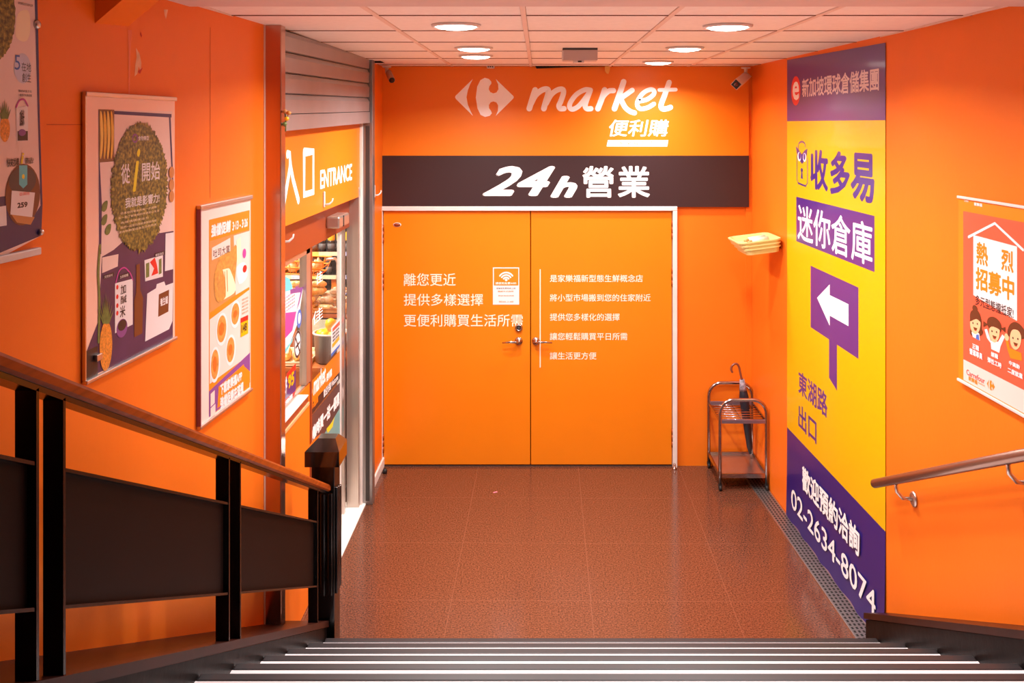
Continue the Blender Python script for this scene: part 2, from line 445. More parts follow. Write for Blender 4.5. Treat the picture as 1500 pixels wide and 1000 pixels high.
# tiled ceiling
b = MB()
XS = [-1.873+0.603*i for i in range(8)]; YS = [3.34] + [3.72+0.605*i for i in range(7)]
b.box(-1.6, 3.34, ZC+0.012, 2.1, 7.05, ZC+0.05, TILEGAP)
for i in range(len(XS)-1):
    for j in range(len(YS)-1):
        xa, xb = max(XS[i], -1.32)+0.012, min(XS[i+1], 2.0)-0.012
        if xb-xa < 0.02: continue
        b.box(xa, YS[j]+0.004, ZC, xb, min(YS[j+1], 7.02)-0.004, ZC+0.02, TILE)
for y in YS[1:]:
    if y < 6.99: b.box(-1.3, y-0.006, ZC-0.003, 1.95, y+0.006, ZC+0.01, TILEGAP)
for x in XS[1:-1]:
    if x > -1.3: b.box(x-0.0105, 3.34, ZC-0.005, x+0.0105, 7.0, ZC+0.02, TBAR)
struct(b.build('ceiling'), 'pale suspended ceiling of square tiles in narrow runners')
b = MB(); b.prism([(3.34, ZC-0.014), (2.3, ZC-0.014), (-2.5, ZC+2.3), (-2.5, ZC+2.5), (3.34, ZC+0.2)], 'x', -2.0, 2.4, PLASTER)
struct(b.build('trim_3'), 'painted plaster soffit over the stairs')
# broken tile edge
b = MB()
g = [P(782,92.5,6.97), P(786,100.5,6.97), P(830,98.6,6.97), P(898,97.0,6.97), P(897,95.5,6.97), P(820,93.5,6.97)]
b.prism([(p.x, p.z) for p in g], 'y', 6.95, 6.985, DARK)
o = b.build('gap'); o.parent = bpy.data.objects['ceiling']; o['label'] = 'dark gap where a tile edge has slipped at the back wall'
b = MB(); g = [P(886,97,6.93), P(894,97,6.93), P(893,104,6.93), P(891,108.5,6.93), P(888.5,107.5,6.93), P(886,104,6.93)]
b.prism([(p.x, p.z) for p in g], 'y', 6.925, 6.932, mat('torn_board', (228, 170, 84), 0.8))
tag(b.build('torn_scrap'), 'torn yellowish scrap hanging from the ceiling gap over the doors', 'scrap')
b = MB(); g = [P(546,83.5,6.4), P(548,92,6.4), P(563,92,6.4)]
b.prism([(p.x, p.z) for p in g], 'y', 6.4, 6.43, DARK)
o = b.build('corner_gap'); o.parent = bpy.data.objects['ceiling']; o['label'] = 'dark triangular gap by the shutter'

# ------------------------------------------------------------------ double doors
b = MB()
b.box(bx(556), 6.955, bz(308), bx(991), 7.06, bz(301.5), WHITEP, 0.004)
b.box(bx(556), 6.955, 0, bx(561.5), 7.06, bz(308), WHITEP, 0.004); b.box(bx(984.5), 6.955, 0, bx(991), 7.06, bz(308), WHITEP, 0.004)
b.box(bx(562), 6.99, 0.0, bx(984), 7.05, 0.008, mat('sill_gap_shade', (70, 52, 46), 0.5))  # dark colour paints the shade of the gap under the doors
struct(b.build('trim_4'), 'white painted steel frame round the orange double doors')
b = MB(); b.box(bx(561), 7.09, 0, bx(985), 7.11, 2.0, DARK); struct(b.build('trim_5'), 'dark back of the door opening')
def leaf(name, xa, xb, label, left):
    o = thing(name, label, None, (bx(xa), 6.985, 0.0), 0, None, 'structure')
    W = bx(xb)-bx(xa)
    m = MB(); m.box(0, 0, 0.014, W, 0.045, bz(308.6), ORANGE_D, 0.004); m.build('door_leaf', o)
    for py in (342, 410, 648) if left else (336, 405, 640):
        hb = MB(); x = -0.006 if left else W+0.006; zc = bz(py)
        for k in range(3): hb.lathe([(0.011, zc-0.07+k*0.048), (0.011, zc-0.07+k*0.048+0.044)], REDBROWN, 10, (x, -0.006, 0))
        hb.build('hinge', o)
    hx = bx(760)-bx(xa) if left else bx(785)-bx(xa); z = bz(498.5)
    h = MB(); h.lathe([(0.031, 0), (0.031, 0.006), (0.027, 0.012), (0.012, 0.014), (0.012, 0.05)], CHROME, 24, (hx, 0, z), 'y')
    s = -1 if left else 1
    h.tube([(hx, -0.045, z), (hx+s*0.03, -0.052, z+0.002), (hx+s*0.07, -0.054, z+0.003), (hx+s*0.125, -0.05, z-0.003)], [0.011, 0.010, 0.008, 0.005], CHROME, 10)
    hd = h.build('door_handle', o)
    if left:
        z2 = bz(479)
        k = MB(); k.lathe([(0.03, 0), (0.03, 0.012), (0.024, 0.02), (0.016, 0.02), (0.016, 0.012)], CHROME, 24, (hx, 0, z2), 'y'); k.lathe([(0.012, 0.011), (0.012, 0.014)], SHELFGREY, 16, (hx, 0, z2), 'y')
        k.build('deadbolt', o)
    return o
dl = leaf('door_1', 562.3, 776.6, 'left orange door leaf with large slogan lettering and deadbolt', True)
dr = leaf('door_2', 777.8, 983.8, 'right orange door leaf with five lines of small lettering', False)
F7 = FB.shift(0.016)
cv = Canvas(F7, 562.3, 682)
cv.lines = []
for s_, xl, xr, yt, yb in (('離您更近', 592, 668, 399, 417.5), ('提供多樣選擇', 592, 708, 429, 446.5), ('更便利購買生活所需', 592, 766.5, 459, 477)):
    cv.text(s_, xl, yt, xr, yb, PINKWHITE, 1, 0.004)
cv.tb('lettering', dl, 0.001)
bd = MB(); bd.lathe([(1, 0), (1, 0.003)], WHITEP, 20, (0,0,0), 'y'); bd.lathe([(0.8, 0.003), (0.8, 0.004)], REDBROWN, 20, (0,0,0), 'y')
q = cv.q(582.3, 328); bd.v = [(q[0]+v[0]*0.031, v[1], q[1]+v[2]*0.017) for v in bd.v]; bd.build('maker_plate', dl)
cv = Canvas(F7, 777.8, 682); cv.lines = []
for i, s_ in enumerate(('是家樂福新型態生鮮概念店', '將小型市場搬到您的住家附近', '提供您多樣化的選擇', '讓您輕鬆購買平日所需', '讓生活更方便')):
    y = 401 + i*28.35; cv.text(s_, 805.5, y, 805.5+len(s_)*11.35, y+10.8, PINKWHITE, 1, 0.006)
cv.tb('lettering', dr, 0.001)
m = MB(); cv.rect(790.6, 393, 792, 537, PINKWHITE, 1, dst=m); o = m.build('white_rule', dr, fix=False); o.location = (0, -0.001, 0)
# wifi notice
cv = Canvas(FB.shift(0.0165), 722, 446)
t = thing('wifi_notice', 'white and orange notice with a wireless symbol taped on left door', 'notice', cv.loc(), 0)
cv.rect(722, 391.5, 760.5, 446, PAPERW, 1); cv.rect(723.5, 393, 759.3, 418, ORANGEP, 2)
for k, r_ in enumerate((11.5, 8, 4.6)):
    cv.ring(741.5-r_, 411-r_*1.05, 741.5+r_, 411+r_*1.05, 0.011, WHITEV, 3, PI*0.2, PI*0.8, 14)
cv.ell(739.6, 408, 743.4, 411.6, WHITEV, 3)
cv.text('請使用免費WIFI', 726, 413, 756, 416.5, WHITEV, 3, 0.01)
cv.text('家樂福免費無線上網', 727, 421, 755, 423.4, DARKP, 3); cv.text('連線方式說明', 729, 425.5, 752, 427.8, ORANGEP, 3, 0.01)
cv.text('開啟無線網路', 730, 432, 753, 434, ORANGEP, 3); cv.text('開始上網', 731, 440.5, 752, 443, ORANGEP, 3)
cv.make(t)

# ------------------------------------------------------------------ fascia sign
cv = Canvas(FB.shift(0.03), 557, 303); cv.lines = []
t = thing('fascia_sign', 'wide orange signboard with white logo above black opening hours band', 'sign', cv.loc())
q1 = cv.q(1097, 228); q2 = cv.q(1097, 97.2)
m = MB(); m.box(0, 0, q1[1], q1[0], 0.028, q2[1], ORANGE_S, 0.001); m.build('orange_board', t)
m = MB(); m.box(0, -0.004, 0, q1[0], 0.028, q1[1], BROWNBAND, 0.001); m.build('black_band', t)
Z = lambda pts: [(650+a/4.1667, 100+b_/4.1667) for a, b_ in pts]
lg = MB()
cv.poly(Z([(69,176),(74,166),(178,65),(160,100),(147,135),(139,176),(147,220),(160,253),(178,290),(74,187)]), WHITEV, 2, dst=lg)
CMARK = [(250,58),(275,65),(290,80),(291,94),(279,108),(275,128),(284,145),(303,153),(322,147),(334,128),(332,98),(318,66),(424,168),(428,176),(424,185),(318,290),(331,258),(332,226),(321,208),(303,202),(286,208),(276,224),(277,244),(289,260),(294,274),(281,290),(252,297),(225,284),(206,245),(196,178),(204,112),(224,72)]
cv.poly(Z(CMARK), WHITEV, 2, dst=lg)
lg.build('diamond_logo', t, fix=False)
def zs(pts, w): cv.stroke(Z(pts), w*1.16/4.1667/190, WHITEV, 2, cv.t)
zs([(558,132),(545,170),(522,246)], 30)
zs([(533,215),(560,165),(600,133),(632,128),(638,150),(622,205),(611,246)], 30)
zs([(625,215),(655,162),(692,133),(724,128),(731,150),(715,200),(703,228),(712,246),(734,246)], 28)
zs([(896,133),(862,131),(812,158),(775,205),(768,236),(786,250),(822,232),(860,188),(893,140)], 26)
zs([(893,138),(868,205),(864,234),(876,247),(898,246)], 28)
zs([(982,132),(965,185),(941,246)], 30); zs([(955,205),(978,165),(1008,139),(1036,136)], 28)
zs([(1098,82),(1070,165),(1042,246)], 30); zs([(1062,195),(1108,163),(1150,134)], 27); zs([(1082,190),(1106,236),(1136,262),(1164,272)], 27)
zs([(1182,203),(1240,190),(1280,160),(1282,136),(1258,130),(1218,150),(1186,195),(1182,228),(1202,247),(1244,240),(1282,218)], 24)
zs([(1376,86),(1348,165),(1326,225),(1336,247),(1362,246),(1384,238)], 28); zs([(1316,132),(1370,131),(1416,130)], 20)
cv.text('便利購', 892, 175, 980, 200, WHITEV, 2, 0.017, 0.16)
cv.poly([(890.5,205),(979,205),(977.5,214.5),(888.5,214.5)], WHITEV, 2, dst=cv.t)
cv.text('家樂福超市', 906, 206.3, 958, 212.6, ORANGE_S, 3, 0, 0, spacing=1.6)
cv.tb('shop_name', t)
cv.F = FB.shift(0.0345)
cv.text('24', 706.5, 243, 813.5, 287, WHITEV, 18, 0.034, 0.42); cv.text('h', 806, 257.5, 846, 289.5, WHITEV, 18, 0.045, 0.35)
cv.text('營', 853, 243, 899, 289.5, WHITEV, 18, 0.02); cv.text('業', 905, 243, 952, 289.5, WHITEV, 18, 0.02)
cv.tb('opening_hours_lettering', t)

# ------------------------------------------------------------------ right wall banner
FRB = FR.shift(0.004)
cv = Canvas(FRB, 1153, 752.5); cv.lines = []
t = thing('vinyl_banner', 'tall yellow and purple storage advertising banner on the right wall', 'banner', cv.loc(), FR.th)
u1 = cv.q(1297, 182)[0]; zt = cv.q(1153, 88)[1]; ze = cv.q(1297, 62.5)[1]; zy = cv.q(1153, 177.5)[1]; zp = cv.q(1153, 625.5)[1]; zb = 0.004-cv.z0
def curlsheet(z0, z1, z1b, m, out=0.0):
    mb = MB(); n = 14; k = 6; vs = []; fs = []
    for j in range(k+1):
        for i in range(n+1):
            u = u1*i/n; zt_ = z1 + (z1b-z1)*i/n; z = z0 + (zt_-z0)*j/k
            vs.append((u, -out*(1-j/k)**2*(0.6+0.4*math.sin(2.4*i)), z))
    for j in range(k):
        for i in range(n): fs.append((j*(n+1)+i, j*(n+1)+i+1, (j+1)*(n+1)+i+1, (j+1)*(n+1)+i))
    mb.add(vs, fs, m, True); return mb
curlsheet(zy, zt, ze, PURPLE).build('purple_heading', t, fix=False)
curlsheet(zp, zy, zy, YELLOW).build('yellow_field', t, fix=False)
curlsheet(zb, zp, zp, INDIGO, 0.012).build('indigo_foot', t, fix=False)
cv.ell(1159, 111.5, 1172.5, 154.5, RED, 1); cv.text('e', 1161.2, 120, 1170.6, 147, WHITEV, 2, 0.025, dst=cv.b)
o = cv.b.build('round_emblem', t, fix=False); cv.b = MB()
cv.text('新加坡環球倉儲集團', 1175, 115.5, 1287.5, 143, mat('silver_lettering', (226, 214, 222), 0.4), 1, 0.02)
for ch, xl, xr in (('收', 1187, 1213), ('多', 1216, 1245), ('易', 1246, 1281)):
    zc = 218+(xl-1187)*0.08; cv.text(ch, xl, zc, xr, zc+58+(xl-1187)*0.19, PURPLE, 1, 0.03)
# padlock logo beside the name
OW = 0.011
cv.stroke([(1167.5,228),(1167.5,262),(1169,268),(1180,272.5),(1183,268),(1183,232)], OW, PURPLE, 1, n=0)
cv.stroke([(1169.5,222),(1170,211),(1174,207.5),(1178.5,209.5),(1180,215)], OW, PURPLE, 1)
cv.poly([(1166,214),(1170,219),(1174.5,226),(1179,220),(1183,217.5),(1182,226),(1180,234),(1175,240),(1170,233),(1167,223)], PURPLE, 2, dst=cv.b)
cv.ell(1168.6, 222.5, 1173.6, 236, WHITEV, 3); cv.ell(1176.4, 224, 1181, 237, WHITEV, 3); cv.ell(1169.9, 223, 1173.4, 233.5, PURPLE, 4); cv.ell(1177, 224.5, 1180, 234.5, PURPLE, 4)
cv.ell(1173, 246, 1176.2, 252, PURPLE, 2); cv.poly([(1174,250),(1175.3,250),(1176,262),(1173.2,261)], PURPLE, 2)
cv.b.build('padlock_logo', t, fix=False); cv.b = MB()
cv.rect(1166.5, 288, 1281, 353, PURPLE, 1); cv.text('迷你倉庫', 1168.5, 298, 1278, 350, WHITEV, 2, 0.012, dst=cv.b)
cv.b.build('purple_name_plate', t, fix=False); cv.b = MB()
# direction signpost
cv.poly([(1187.5,389),(1257.5,421),(1257.5,525.5),(1187.5,479)], PURPLE, 1)
cv.poly([(1214.5,490),(1226,490),(1226,572),(1214.5,553)], PURPLE, 1)
cv.poly([(1197,436),(1215.5,416.5),(1215.5,432),(1243,445.5),(1243,477.5),(1215.5,462),(1215.5,477)], WHITEV, 2)
cv.b.build('arrow_signpost', t, fix=False); cv.b = MB()
cv.text('東湖路', 1169.5, 541, 1212, 575, PURPLE, 1, 0.02); cv.text('出口', 1169.5, 590, 1196, 625, PURPLE, 1, 0.02)
FRP = FR.shift(0.0135); cv2 = Canvas(FRP, 1153, 752.5); cv2.u0, cv2.z0 = cv.u0, cv.z0
cv.tb('lettering', t)
cv2.lines = []
cv2.text('歡迎預約洽詢', 1175, 680, 1259, 716, WHITEV, 1, 0.03); 
cv2.text('02-2634-8074', 1159, 713, 1282.5, 742, WHITEV, 1, 0.012)
cv2.tb('lettering', t, 0.0095)

# ------------------------------------------------------------------ recruitment poster, right wall
FP = FR.shift(0.014)
cv = Canvas(FP, 1404, 556)
t = thing('recruitment_poster', 'coral recruitment poster with cartoon people in a clear holder, right wall', 'poster', cv.loc(), FR.th)
XE = 1520
cv.rect(1404, 289, XE, 556, ORANGEP, 0); cv.rect(1411, 309, XE, 529, CORAL, 1); cv.rect(1411.5, 526, XE, 556, PAPER, 2)
cv.poly([(1426,344),(1490,361),(1490,470),(1426,432)], PAPERW, 2)
cv.stroke([(1419,347),(1457.5,327),(1499,366)], 0.011, PAPERW, 3, n=0)
q0 = cv.q(1490, 470)
cv.text('熱', 1430.5, 353, 1447.5, 386, ORANGEP, 3, 0.03); cv.text('烈', 1467, 364, 1485, 395, ORANGEP, 3, 0.03)
cv.text('招募中', 1429.5, 390, 1486, 423, ORANGEP, 3, 0.03)
cv.text('多元型態攏抵家!', 1429, 431, 1485, 446, DARKP, 3, 0.015)
cv.text('Carrefour', 1408.5+4, 291.5, 1419, 295, PAPERW, 3, 0.01); cv.text('家樂福', 1427, 296, 1439, 301, PAPERW, 3, 0.03)
def figure(x, y, s, style):
    L = lambda pts: [(x+a*s, y+b_*s) for a, b_ in pts]
    if style == 0:
        cv.poly(L([(-9,-12),(-6,-22),(4,-22),(10,-8),(11,8),(13,14),(9,20),(-6,20),(-9,12),(-7,6)]), HAIRP, 4, 4); cv.ell(x-5*s, y-31*s, x+4*s, y-19*s, HAIRP, 4)
        cv.poly(L([(-6,14),(0,10),(7,17),(8,28),(-4,22)]), PAPERW, 5); cv.poly(L([(2,18),(6,18),(7,28),(1,25)]), BLUE, 6)
    if style == 1:
        cv.poly(L([(-12,10),(-16,-4),(-12,-5),(-6,14),(6,16),(13,4),(17,8),(10,24),(8,34),(-5,28),(-6,18)]), PAPERW, 4)
        cv.ell(x-12*s, y-24*s, x+12*s, y+2*s, HAIRP, 5); cv.poly(L([(-18,-18),(-10,-12),(-18,-8)]), HAIRP, 5); cv.poly(L([(18,-8),(10,-6),(18,1)]), HAIRP, 5)
    if style == 2:
        cv.poly(L([(-16,0),(-12,-2),(-9,14),(9,22),(10,34),(-8,30),(-12,18)]), ORANGEP, 4); cv.ell(x-17*s, y-8*s, x-10*s, y+3*s, SKIN, 5)
        cv.poly(L([(-11,-4),(-10,-20),(0,-26),(12,-16),(13,0)]), HAIRP, 5, 4)
    cv.poly(L([(-8,-6),(-4,-14),(5,-12),(9,-2),(7,11),(1,17),(-5,13),(-8,4)]), SKIN, 6, 5)
    if style == 1: cv.poly(L([(-9,-5),(-6,-16),(5,-15),(10,-3),(5,-6),(-4,-9)]), HAIRP, 7, 3)
    if style == 0: cv.poly(L([(-9,-4),(-4,-16),(5,-14),(9,-3),(2,-8)]), HAIRP, 7, 3)
    cv.ell(x-4.5*s, y-3*s, x-2.5*s, y+0.5*s, DARKP, 8, 10); cv.ell(x+3*s, y-1.5*s, x+5*s, y+2*s, DARKP, 8, 10)
    cv.poly(L([(-3,5),(4,7.5),(2,12),(-1,11)]), BROWNP, 8)
    cv.poly(L([(-1.5,9.5),(2.5,10.7),(1.5,11.8),(-0.8,10.9)]), RED, 9)
figure(1429, 474, 0.88, 0); figure(1457, 486, 0.9, 1); figure(1488, 496, 0.95, 2)
cv.text('正職', 1425, 502, 1435, 510, PAPERW, 9, 0.04); cv.text('營運專員', 1421, 509, 1440, 518, PAPERW, 9, 0.04)
cv.text('兼職', 1452.5, 514, 1463, 521.5, PAPERW, 9, 0.04); cv.text('彈性工時', 1447.5, 522, 1468, 530, PAPERW, 9, 0.04)
cv.text('中高齡', 1479, 527, 1495, 534, PAPERW, 9, 0.04); cv.text('二度就業', 1477, 537, 1499, 545, PAPERW, 9, 0.04)
cv.text('Carrefour', 1416, 540, 1443, 548, RED, 4, 0.012); cv.text('家樂福', 1419, 550, 1432, 556.5, ORANGEP, 4, 0.03); cv.text('market', 1433, 558, 1443, 561, ORANGEP, 4)
def mark(x0, y0, x1, y1, m, lay):
    cx = lambda pts: [(x0+(a-69)/360*(x1-x0), y0+(b_-58)/240*(y1-y0) + (a-69)/360*(x1-x0)*0.45) for a, b_ in pts]
    cv.poly(cx([(69,176),(178,65),(147,135),(139,176),(147,220),(178,290)]), m, lay); cv.poly(cx(CMARK), m, lay)
mark(1446, 554, 1457.5, 569, ORANGEP, 4)
cv.make(t)
zl = cv.q(1404, 289)[1]; ul = cv.q(XE, 289)[0]
for z, nm in ((zl, 'top_clip'), (0.0, 'bottom_clip')):
    m = MB(); m.box(-0.002, -0.007, z-0.003, ul, 0.004, z+0.008, WHITEPL, 0.002); m.build(nm, t)

# ------------------------------------------------------------------ left wall posters
FP1 = FL.shift(0.010)
cv = Canvas(FP1, 125, 557)
t = thing('grass_globe_poster', 'navy poster with grass ball, bananas and pineapple in a clear wall holder', 'poster', cv.loc(), FL.th)
cv.rect(125, 139, 256, 557, SLEEVE, 0)
cv.rect(144, 160, 252, 545, PAPER, 1)
cv.poly([(145,161),(251,167),(251,172),(145,166)], NAVY, 2); cv.poly([(247,167),(249.5,168),(254,270),(252,270)], NAVY, 2)
cv.poly([(144,160),(146.5,160),(146,240),(149,300),(148,372),(145,372)], NAVY, 2)
cv.poly([(149,376),(166,366),(182,352),(210,345),(254,338),(253,498),(126,554),(126,516),(144,470)], mat('dark_navy_print', (66, 42, 84), 0.35, 0, 0.2, 8), 2)
cv.poly([(126,514),(143,506),(143,556),(126,556)], DARKP, 2)
cv.rect(144.5, 160, 167, 238, mat('fruit_photo_ground', (128, 84, 50), 0.4), 3)
for k in range(4):
    x = 146.5+k*5
    cv.poly([(x,163),(x+2.5,168),(x+4.4,190),(x+3.6,215),(x+1,232),(x-0.6,228),(x+0.4,205),(x-0.4,180)], BANANA if k % 2 else mat('ripe_banana_print', (240, 200, 90), 0.4), 4+k, 4)
cv.ell(162, 180.5, 244, 368, GRASS, 10, 240, 0.085)
cv.ring(193, 197, 200, 208, 0.006, LILAC, 11); cv.text('食物轉型', 201, 199, 217, 206, PAPERW, 11, 0.01)
cv.text('從', 176, 240.5, 189, 270, PAPERW, 12, 0.012); cv.text('i', 193, 218, 204, 281, LIME, 12, 0.01, 0.3); cv.text('開始', 206.5, 238, 233, 266, PAPERW, 12, 0.012)
cv.text('我就是影響力!', 182, 290, 232, 305, PAPERW, 12, 0.015)
for k in range(5):
    cv.text(('從產地到餐桌的每一步選擇', '多一點了解食物的來源安心生活', '為環境健康出力', '我們一起從日常飲食開始改變', '讓食物轉型成為生活的態度')[k], 175-(k in (1, 4))*3, 311+k*7, 228+(k in (1,))*4-(k == 2)*12, 314.5+k*7, CREAM, 12)
for y in (253, 271, 288): cv.ell(246.5, y-9, 254, y+8, EGGP, 11)
for x, y in ((153, 302), (152.5, 322), (158, 336)): cv.poly([(x-5,y+5),(x-2,y-5),(x+4,y-8),(x+3,y+3),(x-1,y+8)], LEAFP, 4, 4)
cv.stroke([(146,360),(143.5,400),(145,440),(144,500)], 0.012, LEAFP, 5)
cv.poly([(149,377),(173,372),(172,390),(149,400)], PAPER, 4)
cv.poly([(168,415),(194,408),(194,475),(168,488)], PAPERW, 4); cv.stroke([(169,414),(174,397),(182,392),(190,400),(194,410)], 0.005, MAGENTA, 5)
cv.text('加', 176, 418, 184, 432, DARKP, 5, 0.02); cv.text('醎', 176, 434, 185, 446, DARKP, 5, 0.01); cv.text('米', 175, 449, 183, 466, DARKP, 5, 0.02)
for y in (420, 434, 447, 458): cv.ell(169.5, y-3, 173, y+4, RED, 5, 10)
cv.ell(170, 467, 186, 494, LILAC, 5); cv.ell(172, 468, 184.5, 484, DARKP, 6)
cv.poly([(199,388),(204,386),(205,425),(209,436),(208,488),(196,494),(196,440),(199,428)], BROWNP, 5)
cv.poly([(211,381),(238,373),(238,405),(212,412)], PAPERW, 5); cv.poly([(213,386),(218,384),(218,405),(213,407)], LEAFP, 6); cv.poly([(232,380),(236,378),(236,400),(232,402)], LEAFP, 6); cv.poly([(219,384),(226,377),(229,387),(231,400),(221,404),(225,393)], RED, 6)
cv.poly([(215,430),(228,422),(229,416),(240,412),(242,418),(253,414),(252,470),(247,482),(212,500)], PAPERW, 5); cv.poly([(232,431),(247,424),(246,456),(231,464)], BROWNP, 6); cv.text('養生罐', 234, 437, 245, 449, PAPERW, 7, 0.03)
cv.poly([(242,342),(254,340),(253,394),(241,397)], PAPERW, 5)
for x0, y0, s_ in ((175, 404, '五穀雜糧'), (152, 404, '天然食材'), (227, 372, '鮮採海苔')): cv.rect(x0-1, y0-1, x0+14, y0+5, DARKP, 6); cv.text(s_, x0, y0, x0+12, y0+4, PAPERW, 7)
cv.ell(145, 470, 163.5, 543, PINEAP, 7)
for k in range(9):
    x = 154+(k-4)*2.2; cv.poly([(152.5+(k-4)*0.8,474),(155.5+(k-4)*0.8,474),(x+(k-4)*0.9,427+abs(k-4)*6)], LEAFP, 8+k % 3)
cv.make(t)
W = cv.q(256, 139)[0]; HT = cv.q(125, 139)[1]
m = MB(); m.box(-0.006, -0.008, HT-0.004, W+0.004, 0.008, HT+0.010, STEEL_P, 0.003); m.build('top_rail', t)
m = MB(); m.box(-0.006, -0.01, -0.012, W+0.004, 0.008, 0.0, STEEL_P, 0.003); m.build('bottom_rail', t)
m = MB(); m.box(-0.006, -0.004, 0, -0.001, 0.006, HT, STEEL_P); m.build('side_rail', t)
q = cv.q(137, 525); m = MB(); m.box(q[0], -0.012, q[1]-0.01, q[0]+0.03, 0.0, q[1]+0.01, STEEL_P, 0.002); m.build('corner_clip', t)
# poster two
cv = Canvas(FP1, 292, 624)
t = thing('bread_promotion_poster', 'orange bread promotion poster in a white edged holder beside the steel pillar', 'poster', cv.loc(), FL.th)
cv.rect(292, 306, 367, 624, PAPER, 0); cv.rect(306, 322, 365.5, 611, ORANGEP, 1)
cv.text('強檔促銷', 309, 329, 338, 348, PAPERW, 3, 0.05, 0.15); cv.text('3·13 - 3·26', 340, 325, 362.5, 338, PAPERW, 3, 0.04, 0.1)
cv.poly([(307,353),(365,336),(365,418),(307,458)], TAN, 2); cv.poly([(342,345),(365,338),(365,420),(345,432)], PAPER, 3)
cv.poly([(310,363),(337,348),(337,369),(310,381)], PAPER, 4); cv.text('吐司大賞', 312, 366, 336, 378, DARKP, 5, 0.01)
cv.poly([(322,375),(340,366),(344,358),(348,362),(344,410),(315,430),(314,400)], BREAD, 4); cv.poly([(315,404),(332,393),(338,398),(345,424),(332,436),(316,440)], CREAM, 5, 3); cv.poly([(314,402),(326,396),(330,434),(316,440)], BREAD, 6, 3)
for k in range(5): cv.stroke([(319+k*3.2, 405-k*2.2), (320+k*3.2, 432-k*1.5)], 0.006, TAN, 7)
cv.poly([(346,352),(352,347),(353,392),(347,398)], CREAM, 5); cv.poly([(346,392),(358,384),(362,404),(350,416)], PAPERW, 5, 3); cv.ell(355, 388, 361, 399, RED, 6)
cv.ell(355, 364, 360, 378, MAGENTA, 6)
cv.poly([(307,468),(365,424),(365,520),(307,562)], PAPER, 2)
for xa, ya, xb, yb, rot in ((316, 458, 333, 506, 0), (337, 440, 352, 480, 0), (330, 490, 345, 535, 0), (307, 508, 322, 560, 0)):
    cv.ell(xa, ya, xb, yb, PAPERW, 4); cv.ell(xa+1.5, ya+4, xb-2, yb-5, BREAD, 5); cv.ell(xa+4, ya+14, xb-5, yb-15, mat('soup_print', (206, 104, 34), 0.4, 0, 0.2, 80), 6)
cv.poly([(352,466),(363,461),(363,468),(352,473)], RED, 6); cv.poly([(352,473),(363,468),(363,488),(352,494)], YELLOW, 6); cv.text('148', 353.2, 476, 361, 488, DARKP, 7, 0.03)
for k in range(5): cv.text('香醇厚片吐司特惠', 354, 438+k*5, 363, 441+k*5, TAN, 6)
cv.poly([(306,573),(366,516),(366,560),(306,611)], LILAC, 3); cv.poly([(320,566),(357,533),(357,536),(366,544),(366,560),(318,598)], ORANGEP, 4)
cv.text('下載家樂福APP', 322, 563, 354, 580, PAPERW, 6, 0.05); cv.text('強檔促銷在這裡', 322, 582, 356, 600, PAPERW, 6, 0.05)
cv.poly([(308,577),(314,571),(314,590),(308,596)], PAPER, 5); cv.poly([(308,598),(315,591),(315,606),(308,610)], PAPER, 5)
cv.make(t)
W = cv.q(367, 306)[0]; HT = cv.q(292, 306)[1]
m = MB(); m.box(-0.006, -0.01, HT-0.004, W+0.004, 0.01, HT+0.014, STEEL_P, 0.003); m.build('top_rail', t)
m = MB(); m.box(-0.006, -0.01, -0.012, W+0.004, 0.01, 0.0, STEEL_P, 0.003); m.build('bottom_rail', t)
m = MB(); m.box(-0.006, -0.008, 0, -0.001, 0.009, HT, mat('violet_edge', (150, 90, 110), 0.3)); m.build('side_rail', t)
# poster at the left frame edge
cv = Canvas(FP1, -60, 420)
t = thing('price_tag_poster', 'pale poster with a round bottle picture and price tag, at left edge', 'poster', cv.loc(), FL.th)
q = [cv.q(*a) for a in ((-60,-20),(54,-20),(57,150),(62,300),(60,343),(-60,395))]
cv.poly([(-60,-60),(52,-20),(54,60),(57,170),(59,260),(60,345),(-60,410)], PAPER, 1)
cv.poly([(50,-20),(54,-20),(56,60),(58,170),(62,300),(59,300),(55,170),(52,60)], NAVY, 2)
cv.poly([(-60,312),(0,288),(10,287),(30,330),(50,315),(62,296),(60,345),(-60,395)], NAVY, 3)
cv.ell(-62, -60, 22, 92, GRASS, 3, 120, 0.04)
cv.ell(20, 78, 45, 122, PALEBLUE, 3); cv.text('5', 21, 80, 29, 102, BLUE, 4); cv.text('在地', 31, 91, 45, 104, DARKP, 4); cv.text('創生', 32, 107, 45, 120, DARKP, 4)
cv.poly([(26,20),(41,16),(44,40),(40,58),(30,60),(22,50)], CREAM, 3, 4)
cv.text('食物轉型從你我的日常', 26, 2, 48, 6, DARKP, 4); cv.text('傳統米食文化', 26, 131, 46, 135, DARKP, 4); cv.text('小農契作友善耕種', 26, 137, 46, 141, DARKP, 4)
cv.ell(-1, 170, 14, 208, PINEAP, 4)
for k in range(7):
    x = 6+(k-3)*2; cv.poly([(4+(k-3),174),(8+(k-3),174),(x+(k-3)*1.2,144+abs(k-3)*5)], LEAFP, 5+k % 2)
cv.poly([(23,157),(40,155),(41,206),(24,207)], PAPERW, 4); cv.stroke([(23,157),(28,147),(35,146),(40,155)], 0.005, MAGENTA, 5); cv.text('加醎米', 28, 160, 35, 185, DARKP, 5, 0.02); cv.rect(25, 192, 40, 206, DARKP, 5); cv.ell(26, 189, 37, 199, LILAC, 6)
cv.ell(7, 240, 58, 330, BROWNP, 5); cv.ell(12, 244, 52, 285, mat('glass_print', (70, 58, 60), 0.4), 6); cv.poly([(13,310),(50,318),(44,329),(24,326)], TAN, 6)
cv.poly([(27,242),(39,242),(39,270),(33,276),(27,270)], TEAL, 7); cv.ell(31, 255, 35, 262, LIME, 8)
